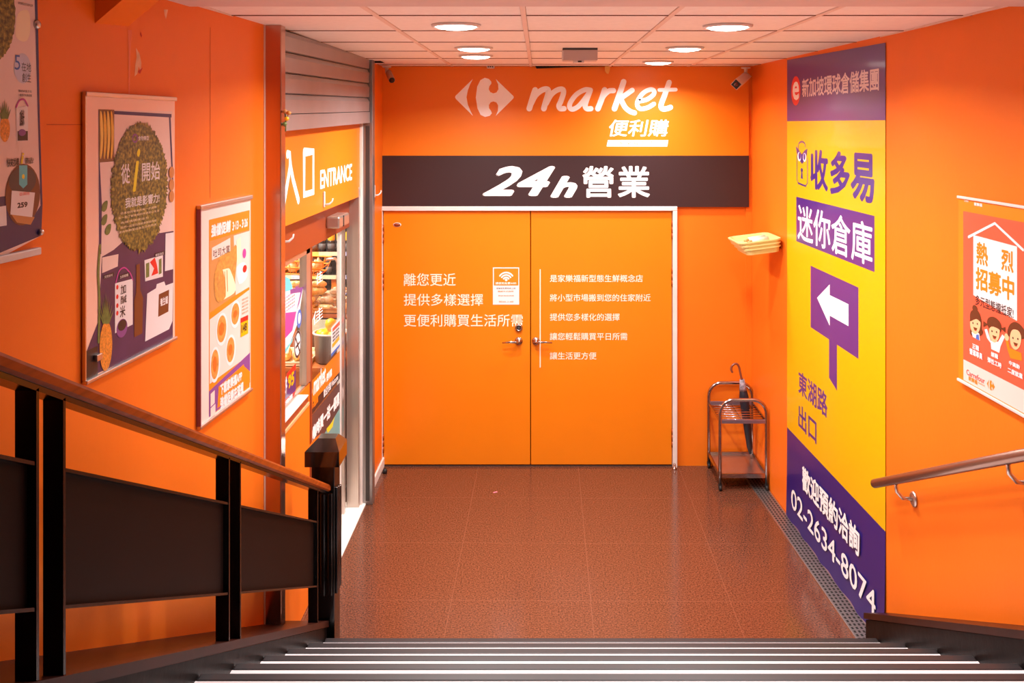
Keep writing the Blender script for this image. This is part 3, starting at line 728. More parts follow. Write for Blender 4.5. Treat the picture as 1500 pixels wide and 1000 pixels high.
cv.poly([(16,279),(50,282),(46,318),(14,314)], PAPERW, 8); cv.text('259', 24, 297, 39, 305, DARKP, 9, 0.05); cv.text('從i開始', 27, 282, 42, 287, RED, 9)
cv.poly([(-4,303),(8,301),(9,330),(-4,332)], PAPERW, 6)
cv.text('快來找尋', 9, 232, 27, 245, DARKP, 9, 0.02); cv.text('i', 29, 224, 34, 240, LIME, 9, 0.02, 0.2); cv.text('商品!', 36, 231, 48, 240, DARKP, 9, 0.02)
cv.make(t)
m = MB(); a = cv.q(56, 366); b0 = cv.q(-60, 366); m.box(b0[0], -0.01, a[1]-0.012, a[0], 0.006, a[1]+0.008, WHITEPL, 0.003); m.build('bottom_rail', t)
m = MB(); a = cv.q(53, 36); m.lathe([(0.012, 0), (0.012, 0.006), (0.006, 0.01)], STEEL_P, 14, (a[0], 0, a[1]), 'y'); m.build('fixing_stud', t)
m = MB(); a = cv.q(58, 340); m.lathe([(0.009, 0), (0.009, 0.006), (0.005, 0.01)], STEEL_P, 14, (a[0], 0, a[1]), 'y'); m.build('fixing_stud', t)

# ------------------------------------------------------------------ storefront on the left
# pillar and steel columns
m = MB(); m.box(-1.30, 4.08, 0, -1.16, 4.15, ZC, mat('pillar_steel', (196, 150, 130), 0.22, 0.95, 0.05, 6, stretch=(30, 30, 0.6)), 0.004); m.box(-1.245, 4.07, 0, -1.231, 4.085, ZC, mat('pale_edge_bead', (220, 180, 160), 0.4), 0.002)
struct(m.build('trim_6'), 'square brushed steel pillar at the near end of the shop front')
m = MB(); m.box(-1.32, 6.21, 0.01, -1.233, 6.29, 2.2, STEEL, 0.004); m.box(-1.233, 6.25, 0.01, -1.22, 6.29, 2.64, WHITEP)
struct(m.build('trim_7'), 'beige steel column at the far side of the glass door')
m = MB(); m.box(-1.222, 6.28, 0.0, -1.152, 6.36, ZC, STEEL_G, 0.004); m.box(-1.2, 6.272, 0.03, -1.175, 6.285, 2.62, mat('dark_guide_slot', (70, 64, 62), 0.5, 0.5))
struct(m.build('trim_8'), 'grey steel shutter guide beside the orange return wall')
m = MB(); m.box(-1.35, 6.36, 0, -1.205, 7.05, 3.3, ORANGE); struct(m.build('wall_side'), 'short orange return wall between shutter guide and doors')
m = MB(); m.box(-1.207, 6.36, 0, -1.192, 6.99, 0.07, WHITEP, 0.002); struct(m.build('baseboard_left'), 'white skirting along the orange return wall')
m = MB(); m.box(-1.40, 5.2, 0.0, -1.2, 6.3, 0.012, GRANW, 0.002); struct(m.build('trim_9'), 'white stone threshold in front of the glass door')
m = MB(); q = P(550.5, 698, 6.86); m.lathe([(0.018, 0), (0.018, 0.02), (0.012, 0.035)], RUBBER, 14, (-1.165, 6.85, 0.0)); tag(m.build('door_stop'), 'small dark round door stop by white skirting at left of doors', 'door stop')
# shutter
t = thing('roller_shutter', 'grey steel roller shutter rolled up above the entrance sign', 'shutter', (-1.19, 4.15, 2.60), PI/2)
tl = 0.020
m = MB(); n = 4; Ls = 2.12
for k in range(4):
    z0 = 0.075 + k*0.098; prof = [(0, z0), (-0.016, z0+0.004), (-0.018, z0+0.07), (-0.006, z0+0.088), (-0.006, z0+0.092), (0.0, z0+0.096)]
    vs = []; fs = []
    for (y, z) in prof: vs += [(0, y, z), (Ls, y, z+tl*Ls)]
    for i in range(len(prof)-1): fs.append((2*i, 2*i+1, 2*i+3, 2*i+2))
    m.add(vs, fs, SHUT)
o = m.build('slat_curtain', t, fix=False)
m = MB(); vs = [(0,-0.02,0), (Ls,-0.02,tl*Ls), (Ls,0.012,tl*Ls), (0,0.012,0), (0,-0.02,0.075), (Ls,-0.02,0.075+tl*Ls), (Ls,0.012,0.075+tl*Ls), (0,0.012,0.075)]
m.add(vs, [(0,1,5,4),(3,7,6,2),(0,3,2,1),(4,5,6,7),(0,4,7,3),(1,2,6,5)], SHUT); m.build('bottom_bar', t)
m = MB(); m.box(0, 0.01, 0.07, Ls, 0.03, 0.52, SHELFGREY); m.build('housing', t)
# entrance sign
FSg = FS(-1.236)
cv = Canvas(FSg, 413, 330); cv.lines = []
t = thing('entrance_sign', 'orange entrance sign with white lettering under the roller shutter', 'sign', cv.loc(), PI/2)
za = 2.135-cv.z0; zb_ = 2.68-cv.z0; ua = 4.16-cv.u0; ub = 6.25-cv.u0
m = MB(); m.box(ua, 0, za, ub, 0.02, zb_, ORANGE_S, 0.001); m.build('sign_board', t)
m = MB(); m.box(ub, -0.004, za, ub+0.02, 0.02, zb_, WHITEP); m.build('edge_strip', t)
cv.text('ENTRANCE', 469, 249, 515.5, 277.5, WHITEV, 1, 0.025); 
cv.stroke([(421,226),(424.5,226),(425,240),(429,262),(437,293)], 0.045, WHITEV, 1, cv.t, n=0); cv.stroke([(425.5,240),(422,262),(415.5,300)], 0.045, WHITEV, 1, cv.t, n=0)
for pts in ([(444,222),(460,220)], [(444,285),(460,280)]): pass
cv.stroke([(445.5,223),(445.5,285),(459,281),(459,222),(445.5,223)], 0.05, WHITEV, 1, cv.t, n=0)
cv.tb('lettering', t)
# hooks
def hook(px, py, F, label):
    u, z = F.uv(px, py); w = F.w(u, z)
    t = thing('wall_hook', label, 'hook', w, F.th, 'white plastic hooks on the shop front')
    m = MB(); m.box(-0.012, -0.008, -0.045, 0.012, 0, 0.045, WHITEPL, 0.004); m.build('back_plate', t)
    m = MB(); m.tube([(0, -0.008, -0.03), (0.01, -0.03, -0.028), (0.02, -0.045, -0.012), (0.022, -0.048, 0.005)], [0.006, 0.006, 0.005, 0.004], WHITEPL, 8); m.build('hook_arm', t)
hook(474, 292, FSg.shift(0.001), 'white hook stuck on orange entrance sign below its lettering')
hook(413.5, 345, FS(-1.225), 'white hook stuck beside the steel pillar under the entrance sign')
hook(548, 280, FS(-1.205), 'white hook stuck on orange return wall beside the shutter guide')
# frames, header, wall below the window
XG = -1.33
m = MB()
m.box(-1.36, 4.15, 1.93, -1.30, 6.25, 2.16, REDBROWN, 0.002)                       # header
struct(m.build('trim_10'), 'red brown header over the shop window and glass door')
m = MB(); m.box(-1.36, 4.15, 0.0, -1.265, 4.98, 1.095, ORANGE, 0.001); m.box(-1.36, 4.98, 0.0, -1.315, 5.2, 1.15, ORANGE); m.box(-1.30, 4.15, 1.095, -1.26, 4.98, 1.11, mat('pale_orange_bead', (240, 170, 120), 0.4)); m.box(-1.36, 4.15, 1.11, -1.267, 4.98, 1.142, REDBROWN)
struct(m.build('wall_front'), 'orange spandrel below the shop window')
w1 = thing('window_1', 'fixed shop window left of the glass door', None, (XG, 4.15, 1.15), 0, None, 'structure')
m = MB(); m.box(-0.03, 0, -0.008, 0.064, 0.83, 0.0, WHITEP, 0.002); m.box(-0.012, 0, 0.0, 0.012, 1.0, 0.012, STEEL, 0.002); m.build('window_sill', w1)
m = MB(); m.box(-0.02, 0.96, 0.012, 0.02, 1.05, 0.78, STEEL, 0.002); m.box(-0.02, 0, 0.75, 0.02, 1.04, 0.78, STEEL); m.build('window_frame', w1)
m = MB(); m.box(-0.008, 0, 0.012, -0.002, 0.96, 0.75, GLASS); m.build('pane', w1)
d3 = thing('door_3', 'sliding glass shop door covered with stickers', None, (XG, 5.2, 0.012), 0, None, 'structure')
m = MB(); m.box(-0.025, 0, 0, 0.02, 0.04, 1.92, REDBROWN, 0.002); m.build('near_stile', d3)
m = MB(); m.box(-0.025, 0.88, 0, 0.0, 0.96, 1.92, WHITEP, 0.003); m.box(0.0, 0.9, 0, 0.02, 0.94, 1.92, STEEL_P, 0.002); m.build('far_stile', d3)
m = MB(); m.box(-0.025, 0.04, 0, 0.0, 0.88, 0.1, STEEL); m.build('bottom_rail', d3)
m = MB(); m.box(-0.014, 0.04, 0.1, -0.008, 0.88, 1.92, GLASS); m.build('pane', d3)
m = MB(); m.box(-0.03, 0.98, 0, -0.01, 1.02, 1.92, SHELFGREY); m.build('brush_seal', d3)
# stickers on the door glass
FG = FS(XG-0.007)
cv = Canvas(FG, 453, 585)
t = thing('door_vinyl_band', 'orange and black market vinyl band across the glass door', 'sticker', cv.loc(), PI/2)
q = lambda a, c: cv.q(a, c)
cv.poly([(453,562),(504,506),(504,537),(453,595)], ORANGE_S, 1); cv.poly([(453,595),(504,537),(504,546),(453,612)], BROWNBAND, 1)
cv.make(t, 'vinyl_strip')
cv.b = MB(); cv.lines = []
cv.text('market', 459, 552, 477, 580, WHITEV, 2, 0.03, 0.2); cv.text('便利購', 478, 548, 486, 560, WHITEV, 2, 0.04)
cv.ell(453.6, 567, 457.5, 583, WHITEV, 2, dst=cv.t)
cv.text('24h營業', 454.5, 592, 466, 603, ORANGE_S, 3, 0.04); cv.text('歡迎光臨 Welcome', 474, 571, 495, 583, WHITEV, 3, 0.02)
cv.tb('lettering', t); cv.t = MB()
cv = Canvas(FG, 453, 660)
t = thing('promotion_poster', 'brown and teal promotion poster on the glass door under the vinyl band', 'poster', cv.loc(), PI/2)
cv.poly([(453.5,612),(500,557),(499,640),(453.5,700)], mat('brown_poster', (92, 60, 58), 0.4), 1); cv.poly([(470,660),(472,640),(498,597),(498,640)], mat('teal_poster', (120, 170, 170), 0.4), 2)
cv.poly([(478,628),(486,618),(490,610),(487,625),(480,634)], LIME, 3)
cv.text('咖啡買一送一優惠', 458, 624, 497, 646, WHITEV, 3, 0.05); cv.ell(453.8, 628, 458, 652, PAPER, 3)
cv.make(t)
cv = Canvas(FG, 485, 524)
t = thing('price_flyer', 'white flyer with pink heading stuck on the glass door', 'flyer', cv.loc(), PI/2)
cv.poly([(485,480),(499,464),(499,504),(485,523)], PAPERW, 2); cv.poly([(487,481),(498,469),(498,475),(487,486)], CORAL, 3); cv.poly([(486.5,504),(497,491),(497,497),(486.5,510)], YELLOW, 3); cv.poly([(485,518),(499,502),(499,505),(485,523)], BLUE, 3)
for k in range(3): cv.text('優惠活動價', 487, 488+k*5, 496.5, 491.5+k*5, DARKP, 3, 0.02)
cv.make(t)
cv = Canvas(FG, 499, 512)
t = thing('notice_sheet', 'small white sheet with an orange box beside the pink headed flyer', 'notice', cv.loc(), PI/2)
cv.poly([(499.6,466),(505.5,459),(505.5,500),(499.6,507)], PAPERW, 3); cv.poly([(500.2,469),(504.8,464),(504.8,483),(500.2,489)], ORANGEP, 4); cv.text('注意', 501, 471, 504, 483, PAPERW, 5)
cv.make(t)
cv = Canvas(FG, 463, 420); t = thing('glass_reflection_text', 'painted white reflection of lettering on the glass door in front of the bread', 'lettering', cv.loc(), PI/2); cv.lines = []  # white characters paint mirrored door wording onto the glass
cv.text('佳', 463, 401, 472.5, 418, WHITEV, 1); cv.text('佳', 458, 459, 473, 478, WHITEV, 1); cv.tb('white_character', t)
# stickers on the window
FW = FS(XG-0.001)
cv = Canvas(FW, 413, 520)
t = thing('purple_flyer', 'white flyer with purple block and teal backing inside the shop window', 'flyer', cv.loc(), PI/2)
cv.poly([(400,400),(418,405),(424,408),(428,418),(428,425),(400,440)], TEAL, 1, 0); cv.poly([(400,432),(444,420),(437,470),(425,502),(400,530)], PAPERW, 2)
cv.poly([(425,424),(444,420),(442,428),(438,445),(434,455),(440,428),(425,430)], LILAC, 3)
cv.poly([(418,458),(434,456),(428,484),(417,496)], MAGENTA, 3); cv.text('集點', 426, 424, 438, 431, LILAC, 3, 0.03)
for k in range(5): cv.text('會員獨享優惠', 416, 436+k*5, 432, 439+k*5, DARKP if k % 2 else MAGENTA, 3)
cv.poly([(400,533),(425,502),(430,492),(428,500),(420,514),(400,545)], TEAL, 2)
cv.make(t)
cv = Canvas(FW, 430, 525); t = thing('no_smoking_sign', 'oval no smoking sign on the shop window', 'sign', cv.loc(), PI/2)
cv.ell(430.5, 484, 441, 524, PAPERW, 4); cv.ring(431.3, 486, 440.2, 522, 0.014, DARKP, 5); cv.stroke([(432.5,494),(439,516)], 0.012, DARKP, 6, n=0); cv.stroke([(433,509),(438.5,501)], 0.014, DARKP, 5, n=0); cv.make(t)
cv = Canvas(FW, 434, 480); t = thing('round_sticker', 'small blue round sticker on the shop window above the no smoking sign', 'sticker', cv.loc(), PI/2)
cv.ell(434.6, 453, 441.6, 480, BLUE, 3); cv.ell(436.2, 458, 440.2, 474, PAPERW, 4); cv.make(t)
cv = Canvas(FW, 413, 600); t = thing('price_banner', 'purple and red window banner with a yellow number ninety five', 'banner', cv.loc(), PI/2)
cv.poly([(400,572),(433,541),(433,572),(400,600)], INDIGO, 4); cv.poly([(400,600),(433,572),(431,578),(400,618)], RED, 4); cv.poly([(420,547),(433,532),(433,541),(420,555)], RED, 4)
cv.text('95', 421.5, 551, 430.5, 571, YELLOW, 6, 0.05); cv.text('第二件', 413.5, 556, 420, 583, WHITEV, 6, 0.03); cv.text('全館活動優惠', 413, 592, 428, 600, WHITEV, 6, 0.03); cv.make(t)
# door sensor on header
t = thing('door_sensor', 'silver automatic door sensor on header above the glass door', 'sensor', (-1.3, 5.53, 1.995), PI/2)
m = MB(); m.box(0, -0.085, 0, 0.28, 0, 0.075, STEEL, 0.012); m.build('housing', t)
m = MB(); m.box(0.1, -0.088, 0.004, 0.112, -0.001, 0.071, RUBBER); m.build('lens_slot', t)

# ------------------------------------------------------------------ shop interior behind the glass
SW = mat('shop_white_wall', (238, 230, 220), 0.7); SF = mat('shop_floor', (214, 200, 186), 0.35)
m = MB(); m.box(-5.0, 3.0, -0.1, -1.402, 9.6, 0.0, SF); struct(m.build('floor_shop'), 'pale shop floor behind the glass')
m = MB(); m.box(-5.0, 9.5, 0, -1.36, 9.6, 3.0, SW); m.box(-5.1, 3.0, 0, -5.0, 9.6, 3.0, SW); m.box(-5.0, 2.9, 0, -1.62, 3.0, 3.0, SW); m.box(-1.36, 7.12, 0, -1.3, 9.6, 3.0, ORANGE)
struct(m.build('wall_shop'), 'pale inner walls of the shop')
m = MB(); m.box(-5.0, 3.0, 2.8, -1.37, 9.6, 2.9, SW); struct(m.build('ceiling_shop'), 'white shop ceiling')
BOT = mat('dark_bottle_glass', (40, 34, 36), 0.15); CAPY = mat('yellow_cap', (250, 190, 30), 0.4); GREENB = mat('green_carton', (150, 190, 140), 0.5)
# wall shelf unit with bottles
sh = thing('shelf_unit', 'dark grey drinks shelf at the back of the shop', 'shelf', (-2.28, 8.0, 0))
m = MB(); m.box(0, 0.35, 0, 0.92, 0.4, 2.2, SHELFGREY); m.box(0, 0, 0, 0.02, 0.4, 2.2, SHELFGREY); m.box(0.9, 0, 0, 0.92, 0.4, 2.2, SHELFGREY); m.build('carcass', sh)
SHZ = (0.6, 1.165, 1.30, 1.505, 1.82)
for z in SHZ:
    m = MB(); m.box(0.02, 0.0, z-0.02, 0.9, 0.35, z, SHELFGREY); s_ = m.build('shelf_board', sh)
    m = MB()
    for k in range(11): m.box(0.02+k*0.08, -0.012, z-0.03, 0.02+k*0.08+0.08, 0.0, z+0.004, (CREAM, PALEBLUE, BLUE, mat('pale_yellow_strip', (220, 206, 110), 0.5), CREAM)[k % 5])
    o = m.build('price_strip', s_)
def bottle(name, label, h, r, body, cap, loc, grp):
    t = thing(name, label, 'bottle', loc, 0, grp)
    m = MB(); m.lathe([(r*0.9, 0), (r, 0.01), (r, h*0.5), (r*0.8, h*0.58), (r*0.42, h*0.7), (r*0.42, h*0.9)], body, 14); m.build('bottle_body', t)
    m = MB(); m.lathe([(r*0.85, h*0.56), (r*0.95, h*0.6), (r*0.95, h*0.96), (r*0.7, h)], cap, 14); m.build('cap', t)
    m = MB(); m.lathe([(r*1.01, h*0.15), (r*1.01, h*0.42)], mat('grey_label', (110, 106, 108), 0.5), 14); m.build('bottle_label', t)
    return t
bt = bottle('drink_bottle', 'dark bottle with a big yellow cap on the upper shop shelf', 0.175, 0.034, BOT, CAPY, (-2.0, 8.05, 1.505), 'yellow capped bottles on the upper shelf')
for k in range(1, 5): dup(bt, (-2.0+k*0.078, 8.05, 1.505))
bk = bottle('dark_bottle', 'dark bottle standing on the middle shop shelf', 0.17, 0.028, BOT, SHELFGREY, (-2.0, 8.05, 1.30), 'dark bottles on the middle shelf')
for k in range(1, 3): dup(bk, (-2.0+k*0.066, 8.05, 1.30))
m = MB(); m.box(-1.785, 8.03, 1.30, -1.725, 8.12, 1.45, GREENB, 0.004); m.box(-1.775, 8.029, 1.34, -1.735, 8.0305, 1.40, PAPERW); tag(m.build('juice_carton'), 'green carton at the right end of the middle shop shelf', 'carton')
m = MB(); m.box(-1.84, 8.03, 1.165, -1.765, 8.12, 1.265, ORANGEP, 0.004); tag(m.build('snack_box'), 'orange box on the low shop shelf behind the bread', 'box')
# display stand with trays of bread, fruit tub
wood = mat('display_wood', (176, 96, 46), 0.5, 0, 0.2, 8)
st = thing('display_table', 'low wooden display table of rolls just inside the glass door', 'table', (-2.05, 6.35, 0))
m = MB(); m.box(0, 0, 0.9, 0.66, 0.48, 0.93, wood, 0.004); m.build('table_top', st)
m = MB(); m.box(0.02, 0.02, 0, 0.64, 0.46, 0.9, wood, 0.004); m.build('cabinet', st)
st = thing('display_table', 'higher wooden display table of bagged bread behind the rolls', 'table', (-2.05, 6.85, 0))
m = MB(); m.box(0, 0, 1.17, 0.66, 0.55, 1.2, wood, 0.004); m.build('table_top', st)
m = MB(); m.box(0.02, 0.02, 0, 0.64, 0.53, 1.17, wood, 0.004); m.build('cabinet', st)
m = MB(); m.box(0.22, 0.0, 0.95, 0.65, 0.018, 1.165, SHELFGREY); m.box(0.3, -0.004, 1.05, 0.6, 0.0, 1.16, mat('pale_screen', (210, 226, 214), 0.3)); m.build('price_display', st)
def tray(name, label, loc, w, d, h, m_):
    t = thing(name, label, 'tray', loc); a = MB()
    a.box(0, 0, 0, w, d, 0.006, m_); a.box(0, 0, 0, w, 0.008, h, m_); a.box(0, d-0.008, 0, w, d, h, m_); a.box(0, 0, 0, 0.008, d, h, m_); a.box(w-0.008, 0, 0, w, d, h, m_)
    a.build('tray_body', t); a = MB(); a.tube([(0,0,h),(w,0,h),(w,d,h),(0,d,h)], 0.006, m_, 6, closed=True); a.build('rim', t); return t
tray('bread_tray', 'golden tray of bagged bread on the top tier of display stand', (-2.04, 6.86, 1.2), 0.64, 0.5, 0.035, TAN)
tray('roll_tray', 'tray of long rolls on the lower tier of display stand', (-2.04, 6.37, 0.93), 0.42, 0.42, 0.03, CREAM)
BAG = mat('bagged_bread', (242, 196, 124), 0.25, 0, 0.3, 30, 0.5, 30, 0.8); BAG2 = mat('bagged_bun', (244, 206, 170), 0.25, 0, 0.35, 40, 0.5, 30, 0.8)
def loafmesh(l, r, m_):
    a = MB(); n = 9; a.tube([(-l/2+l*i/(n-1), 0.004*math.sin(i*2.1), 0) for i in range(n)], [r*(0.35, .85, 1.0, .95, 1.04, .95, 1.0, .85, .35)[i]*(1+0.05*math.sin(i*3)) for i in range(n)], m_, 10); return a
def loaf(label, l, r, m_, grp):
    t = thing('bagged_loaf', label, 'bread', (0,0,0), 0, grp); loafmesh(l, r, m_).build('loaf', t)
    a = MB(); a.tube([(l/2-0.01, 0, 0), (l/2+0.02, 0, 0.004), (l/2+0.045, 0.01, 0.012)], [0.012, 0.008, r*0.6], BAG2, 8); a.build('bag_neck', t); return t
lf = loaf('golden bagged loaf in the pile on the upper bread tray', 0.125, 0.028, BAG, 'golden bagged loaves on the upper tray')
lf2 = loaf('pale bagged bun in the pile on the upper bread tray', 0.12, 0.028, BAG2, 'pale bagged buns on the upper tray'); lf2_used = False
k = 0
for yy, zz, n_ in ((6.91, 1.236, 4), (6.985, 1.236, 4), (7.06, 1.236, 4), (7.135, 1.236, 4), (7.21, 1.236, 4), (6.948, 1.29, 3), (7.023, 1.29, 3), (7.098, 1.29, 3), (6.985, 1.344, 3), (7.06, 1.344, 3), (7.02, 1.396, 2)):
    for col in range(n_):
        p_ = (-1.94+col*0.155+(0.07 if zz > 1.3 else 0)+random.uniform(-.01, .01), yy, zz); rz = random.uniform(-0.25, 0.25)+(PI if col % 2 else 0)
        if k == 0: lf.location = p_; lf.rotation_euler = (0, 0, rz)
        elif k % 3 == 1: dup(lf2, p_, rz) if lf2_used else None
        else: dup(lf, p_, rz)
        if k % 3 == 1 and not lf2_used: lf2.location = p_; lf2.rotation_euler = (0, 0, rz); lf2_used = True
        k += 1
rl = thing('long_roll', 'long filled roll on the lower shop tray', 'bread', (0,0,0), 0, 'long rolls on the lower tray')
loafmesh(0.24, 0.03, mat('roll_crust', (222, 156, 80), 0.35, 0, 0.3, 30)).build('roll', rl); a = MB(); a.box(-0.1, -0.012, 0.022, 0.1, 0.012, 0.036, CREAM, 0.004); a.build('filling', rl)
for k in range(5):
    p_ = (-1.97+k*0.073, 6.58, 0.967); rz = PI/2+0.2
    if k == 0: rl.location = p_; rl.rotation_euler = (0,0,rz)
    else: dup(rl, p_, rz)
t = thing('fruit_tub', 'round grey tub of yellow fruit inside the glass door', 'tub', (-1.50, 6.52, 0.93))
m = MB(); m.lathe([(0.09, 0), (0.105, 0.01), (0.115, 0.19), (0.12, 0.195), (0.12, 0.21), (0.108, 0.21), (0.1, 0.15), (0.001, 0.15)], mat('grey_tub', (120, 112, 112), 0.4), 28); m.build('tub_body', t)
m = MB(); m.tube([(0.118*math.cos(2*PI*k/28), 0.118*math.sin(2*PI*k/28), 0.21) for k in range(28)], 0.008, WHITEPL, 8, closed=True); m.build('rim', t)
fr = MB(); fr.lathe([(0.005, 0), (0.03, 0.008), (0.042, 0.035), (0.036, 0.066), (0.01, 0.08)], mat('yellow_fruit', (244, 196, 40), 0.35, 0, 0.1, 20), 14)
f0 = fr.build('yellow_fruit', loc=(-1.50, 6.52, 1.10)); tag(f0, 'yellow fruit heaped in the round grey tub', 'fruit', 'yellow fruit in the tub')
for k in range(7):
    a_ = k*PI*2/6; o = f0.copy(); C.objects.link(o); o.location = (-1.50+0.062*math.cos(a_), 6.52+0.062*math.sin(a_), 1.082) if k < 6 else (-1.49, 6.49, 1.165)
# hanging wire basket of onions
t = thing('onion_basket', 'tilted orange wire basket of onions high behind the glass door', 'basket', (-1.80, 6.85, 1.53))
OW_ = mat('orange_wire', (240, 150, 50), 0.4)
m = MB()
for z, s_ in ((0.0, 0.82), (0.05, 0.9), (0.10, 1.0)):
    m.tube([(-0.2*s_, -0.15*s_, z), (0.2*s_, -0.15*s_, z-0.02), (0.2*s_, 0.15*s_, z-0.02), (-0.2*s_, 0.15*s_, z)], 0.006, OW_, 6, closed=True)
for k in range(9):
    x = -0.2+k*0.05; m.tube([(x, -0.15, 0.10-0.025*(k/8)), (x*0.82, -0.123, -0.02*(k/8)), (x*0.82, 0.123, -0.02*(k/8)), (x, 0.15, 0.10-0.025*(k/8))], 0.003, OW_, 5)
m.build('wire_frame', t)
m = MB(); m.tube([(0.19, 0, 0.08), (0.26, 0, 0.09), (0.28, 0, 0.06), (0.28, 0, -0.28)], 0.012, STEEL, 8); m.build('hanging_arm', t)
on = MB(); on.lathe([(0.006, 0), (0.03, 0.008), (0.044, 0.034), (0.034, 0.062), (0.01, 0.078), (0.005, 0.092)], mat('onion_skin', (240, 178, 130), 0.35, 0, 0.3, 12), 14)
o0 = on.build('onion', loc=(-1.93, 6.79, 1.535)); tag(o0, 'pale onion heaped in the orange wire basket', 'onion', 'onions in the wire basket')
for k in range(1, 11):
    o = o0.copy(); C.objects.link(o); o.location = (-1.93+(k % 4)*0.085, 6.79+(k//4 % 2)*0.09, 1.53+(0.06 if k > 7 else 0))
m = MB(); m.lathe([(0.05, 0), (0.1, 0.01), (0.115, 0.02), (0.1, 0.018), (0.05, 0.008)], PAPERW, 24, (-1.72, 6.42, 0.45)); 
# shop lamp (a real panel in the shop ceiling)
t = thing('ceiling_panel_light', 'bright square panel light in the shop ceiling', 'light', (-2.6, 6.4, 2.79))
m = MB(); m.box(-0.6, -0.9, -0.01, 0.6, 0.9, 0.01, mat('shop_lamp', (255, 250, 240), 0.5, emit=9)); m.build('diffuser', t)
la = bpy.data.lights.new('shop_light', 'AREA'); la.shape = 'RECTANGLE'; la.size = 1.2; la.size_y = 1.8; la.energy = SHOP_W; la.color = (1, 0.95, 0.86)
lo = bpy.data.objects.new('shop_light', la); C.objects.link(lo); lo.location = (0, 0, -0.02); lo.parent = t

# ------------------------------------------------------------------ stairs
T, Rr, D1 = 0.3224, 0.1609, 4.368; XL, XR = -1.03, 1.625
sc_ = thing('staircase', 'dark stone stairs with black nosings and pale treads in the foreground', 'stairs', (0, D1, 0))
for k in range(11):
    y1 = -T*k; z = Rr*(k+1)
    m = MB(); m.box(XL, y1-T-0.03, z-Rr-0.002, XR, y1-0.012, z-0.002, STONE); m.box(XL, y1-T-0.03, z-0.004, XR, y1-0.038, z, TREADW); sp = m.build('step', sc_)
    m = MB(); m.box(XL+0.002, y1-0.040, z-0.03, XR-0.002, y1, z+0.0025, NOSE, 0.006); m.build('nosing', sp)
NL = lambda d: Rr + 0.499*(D1-d)
def stringer(xa, xb, ya, off, m1, m2, name, xb2=None):
    m = MB(); yb = 0.6; za, zb2 = NL(ya)+off, NL(yb)+off
    xb2 = xb if xb2 is None else xb2
    def ring(dz): return [(xa, ya-D1, za+dz), (xb, ya-D1, za+dz), (xb2, yb-D1, zb2+dz), (xa, yb-D1, zb2+dz)]
    bot = [(xa, ya-D1, 0), (xb, ya-D1, 0), (xb2, yb-D1, 0), (xa, yb-D1, 0)]
    m.add(bot + ring(-0.03), [(0,1,5,4), (1,2,6,5), (2,3,7,6), (3,0,4,7), (0,3,2,1)], m1)
    top = ring(0.0); e = 0.008 if xb > xa else -0.008
    lo_ = [(a-(e if i in (0, 3) else 0), b_+(0.008 if i < 2 else 0), c-0.03) for i, (a, b_, c) in enumerate(top)]
    hi_ = [(a-(e if i in (0, 3) else 0), b_+(0.008 if i < 2 else 0), c) for i, (a, b_, c) in enumerate(top)]
    m.add(lo_ + hi_, [(4,5,6,7), (0,3,2,1), (0,1,5,4), (1,2,6,5), (2,3,7,6), (3,0,4,7)], m2)
    return m.build(name, sc_)
stringer(XR, 1.637+0.041*(7-4.52)-0.001, 4.52, 0.112, STONE, STONE_T, 'stringer', 1.637+0.041*6.4-0.001)
stringer(XL, -1.236, 4.40, 0.078, STONE, STONE_T, 'stringer', -1.521+0.07*0.6)

# ------------------------------------------------------------------ left railing
rg = thing('stair_railing', 'black steel stair railing with brown wooden handrail and newel post', 'railing', (-1.05, 4.48, 0))
RX = -1.05
def L3(x, y, z): return (x-RX, y-4.48, z)
ZR = lambda d: 0.881 + 0.490*(4.42-d)      # handrail top line
def sweep(prof, y0, y1, zf, m_, n=1):
    m = MB(); vs = []; fs = []; k = len(prof)
    for i in range(n+1):
        y = y0+(y1-y0)*i/n
        for (x, dz) in prof: vs.append(L3(RX+x, y, zf(y)+dz))
    for i in range(n):
        for j in range(k): fs.append((i*k+j, i*k+(j+1) % k, (i+1)*k+(j+1) % k, (i+1)*k+j))
    fs.append(tuple(range(k-1, -1, -1))); fs.append(tuple(n*k+j for j in range(k)))
    m.add(vs, fs, m_); return m
sweep([(-0.034,-0.012),(-0.028,-0.003),(-0.015,0.0),(0.015,0.0),(0.028,-0.003),(0.034,-0.012),(0.034,-0.03),(0.026,-0.036),(-0.026,-0.036),(-0.034,-0.03)], 0.5, 4.43, ZR, WOOD).build('handrail', rg)
sweep([(-0.022,-0.036),(0.022,-0.036),(0.022,-0.05),(-0.022,-0.05)], 0.5, 4.43, ZR, BLACKP).build('rail_channel', rg)
pd = [0.70, 0.81, 1.861, 1.966, 3.012, 3.125, 4.215]
ST = lambda d: NL(d)+0.078
for d in pd:
    m = MB(); m.box(-0.022, d-4.48-0.005, ST(d)-0.003, 0.022, d-4.48+0.005, ZR(d)-0.045, BLACKP); m.build('post', rg)
ZPT = lambda d: 1.868 - 0.4885*(d-2.0)
for a_, c_ in ((0.81, 1.861), (1.966, 3.012), (3.125, 4.215)):
    sp = sweep([(-0.003,-0.295),(0.003,-0.295),(0.003,0.0),(-0.003,0.0)], a_, c_, ZPT, PANEL).build('panel', rg)
    sweep([(-0.006,-0.004),(0.02,-0.004),(0.02,0.004),(-0.006,0.004)], a_, c_, ZPT, BLACKP).build('flange', sp)
    sweep([(-0.006,-0.302),(0.02,-0.302),(0.02,-0.294),(-0.006,-0.294)], a_, c_, ZPT, BLACKP).build('flange', sp)
nw = MB(); nw.box(-1.11-RX, 4.42-4.48, 0, -0.997-RX, 4.54-4.48, 0.99, BLACKP, 0.003)
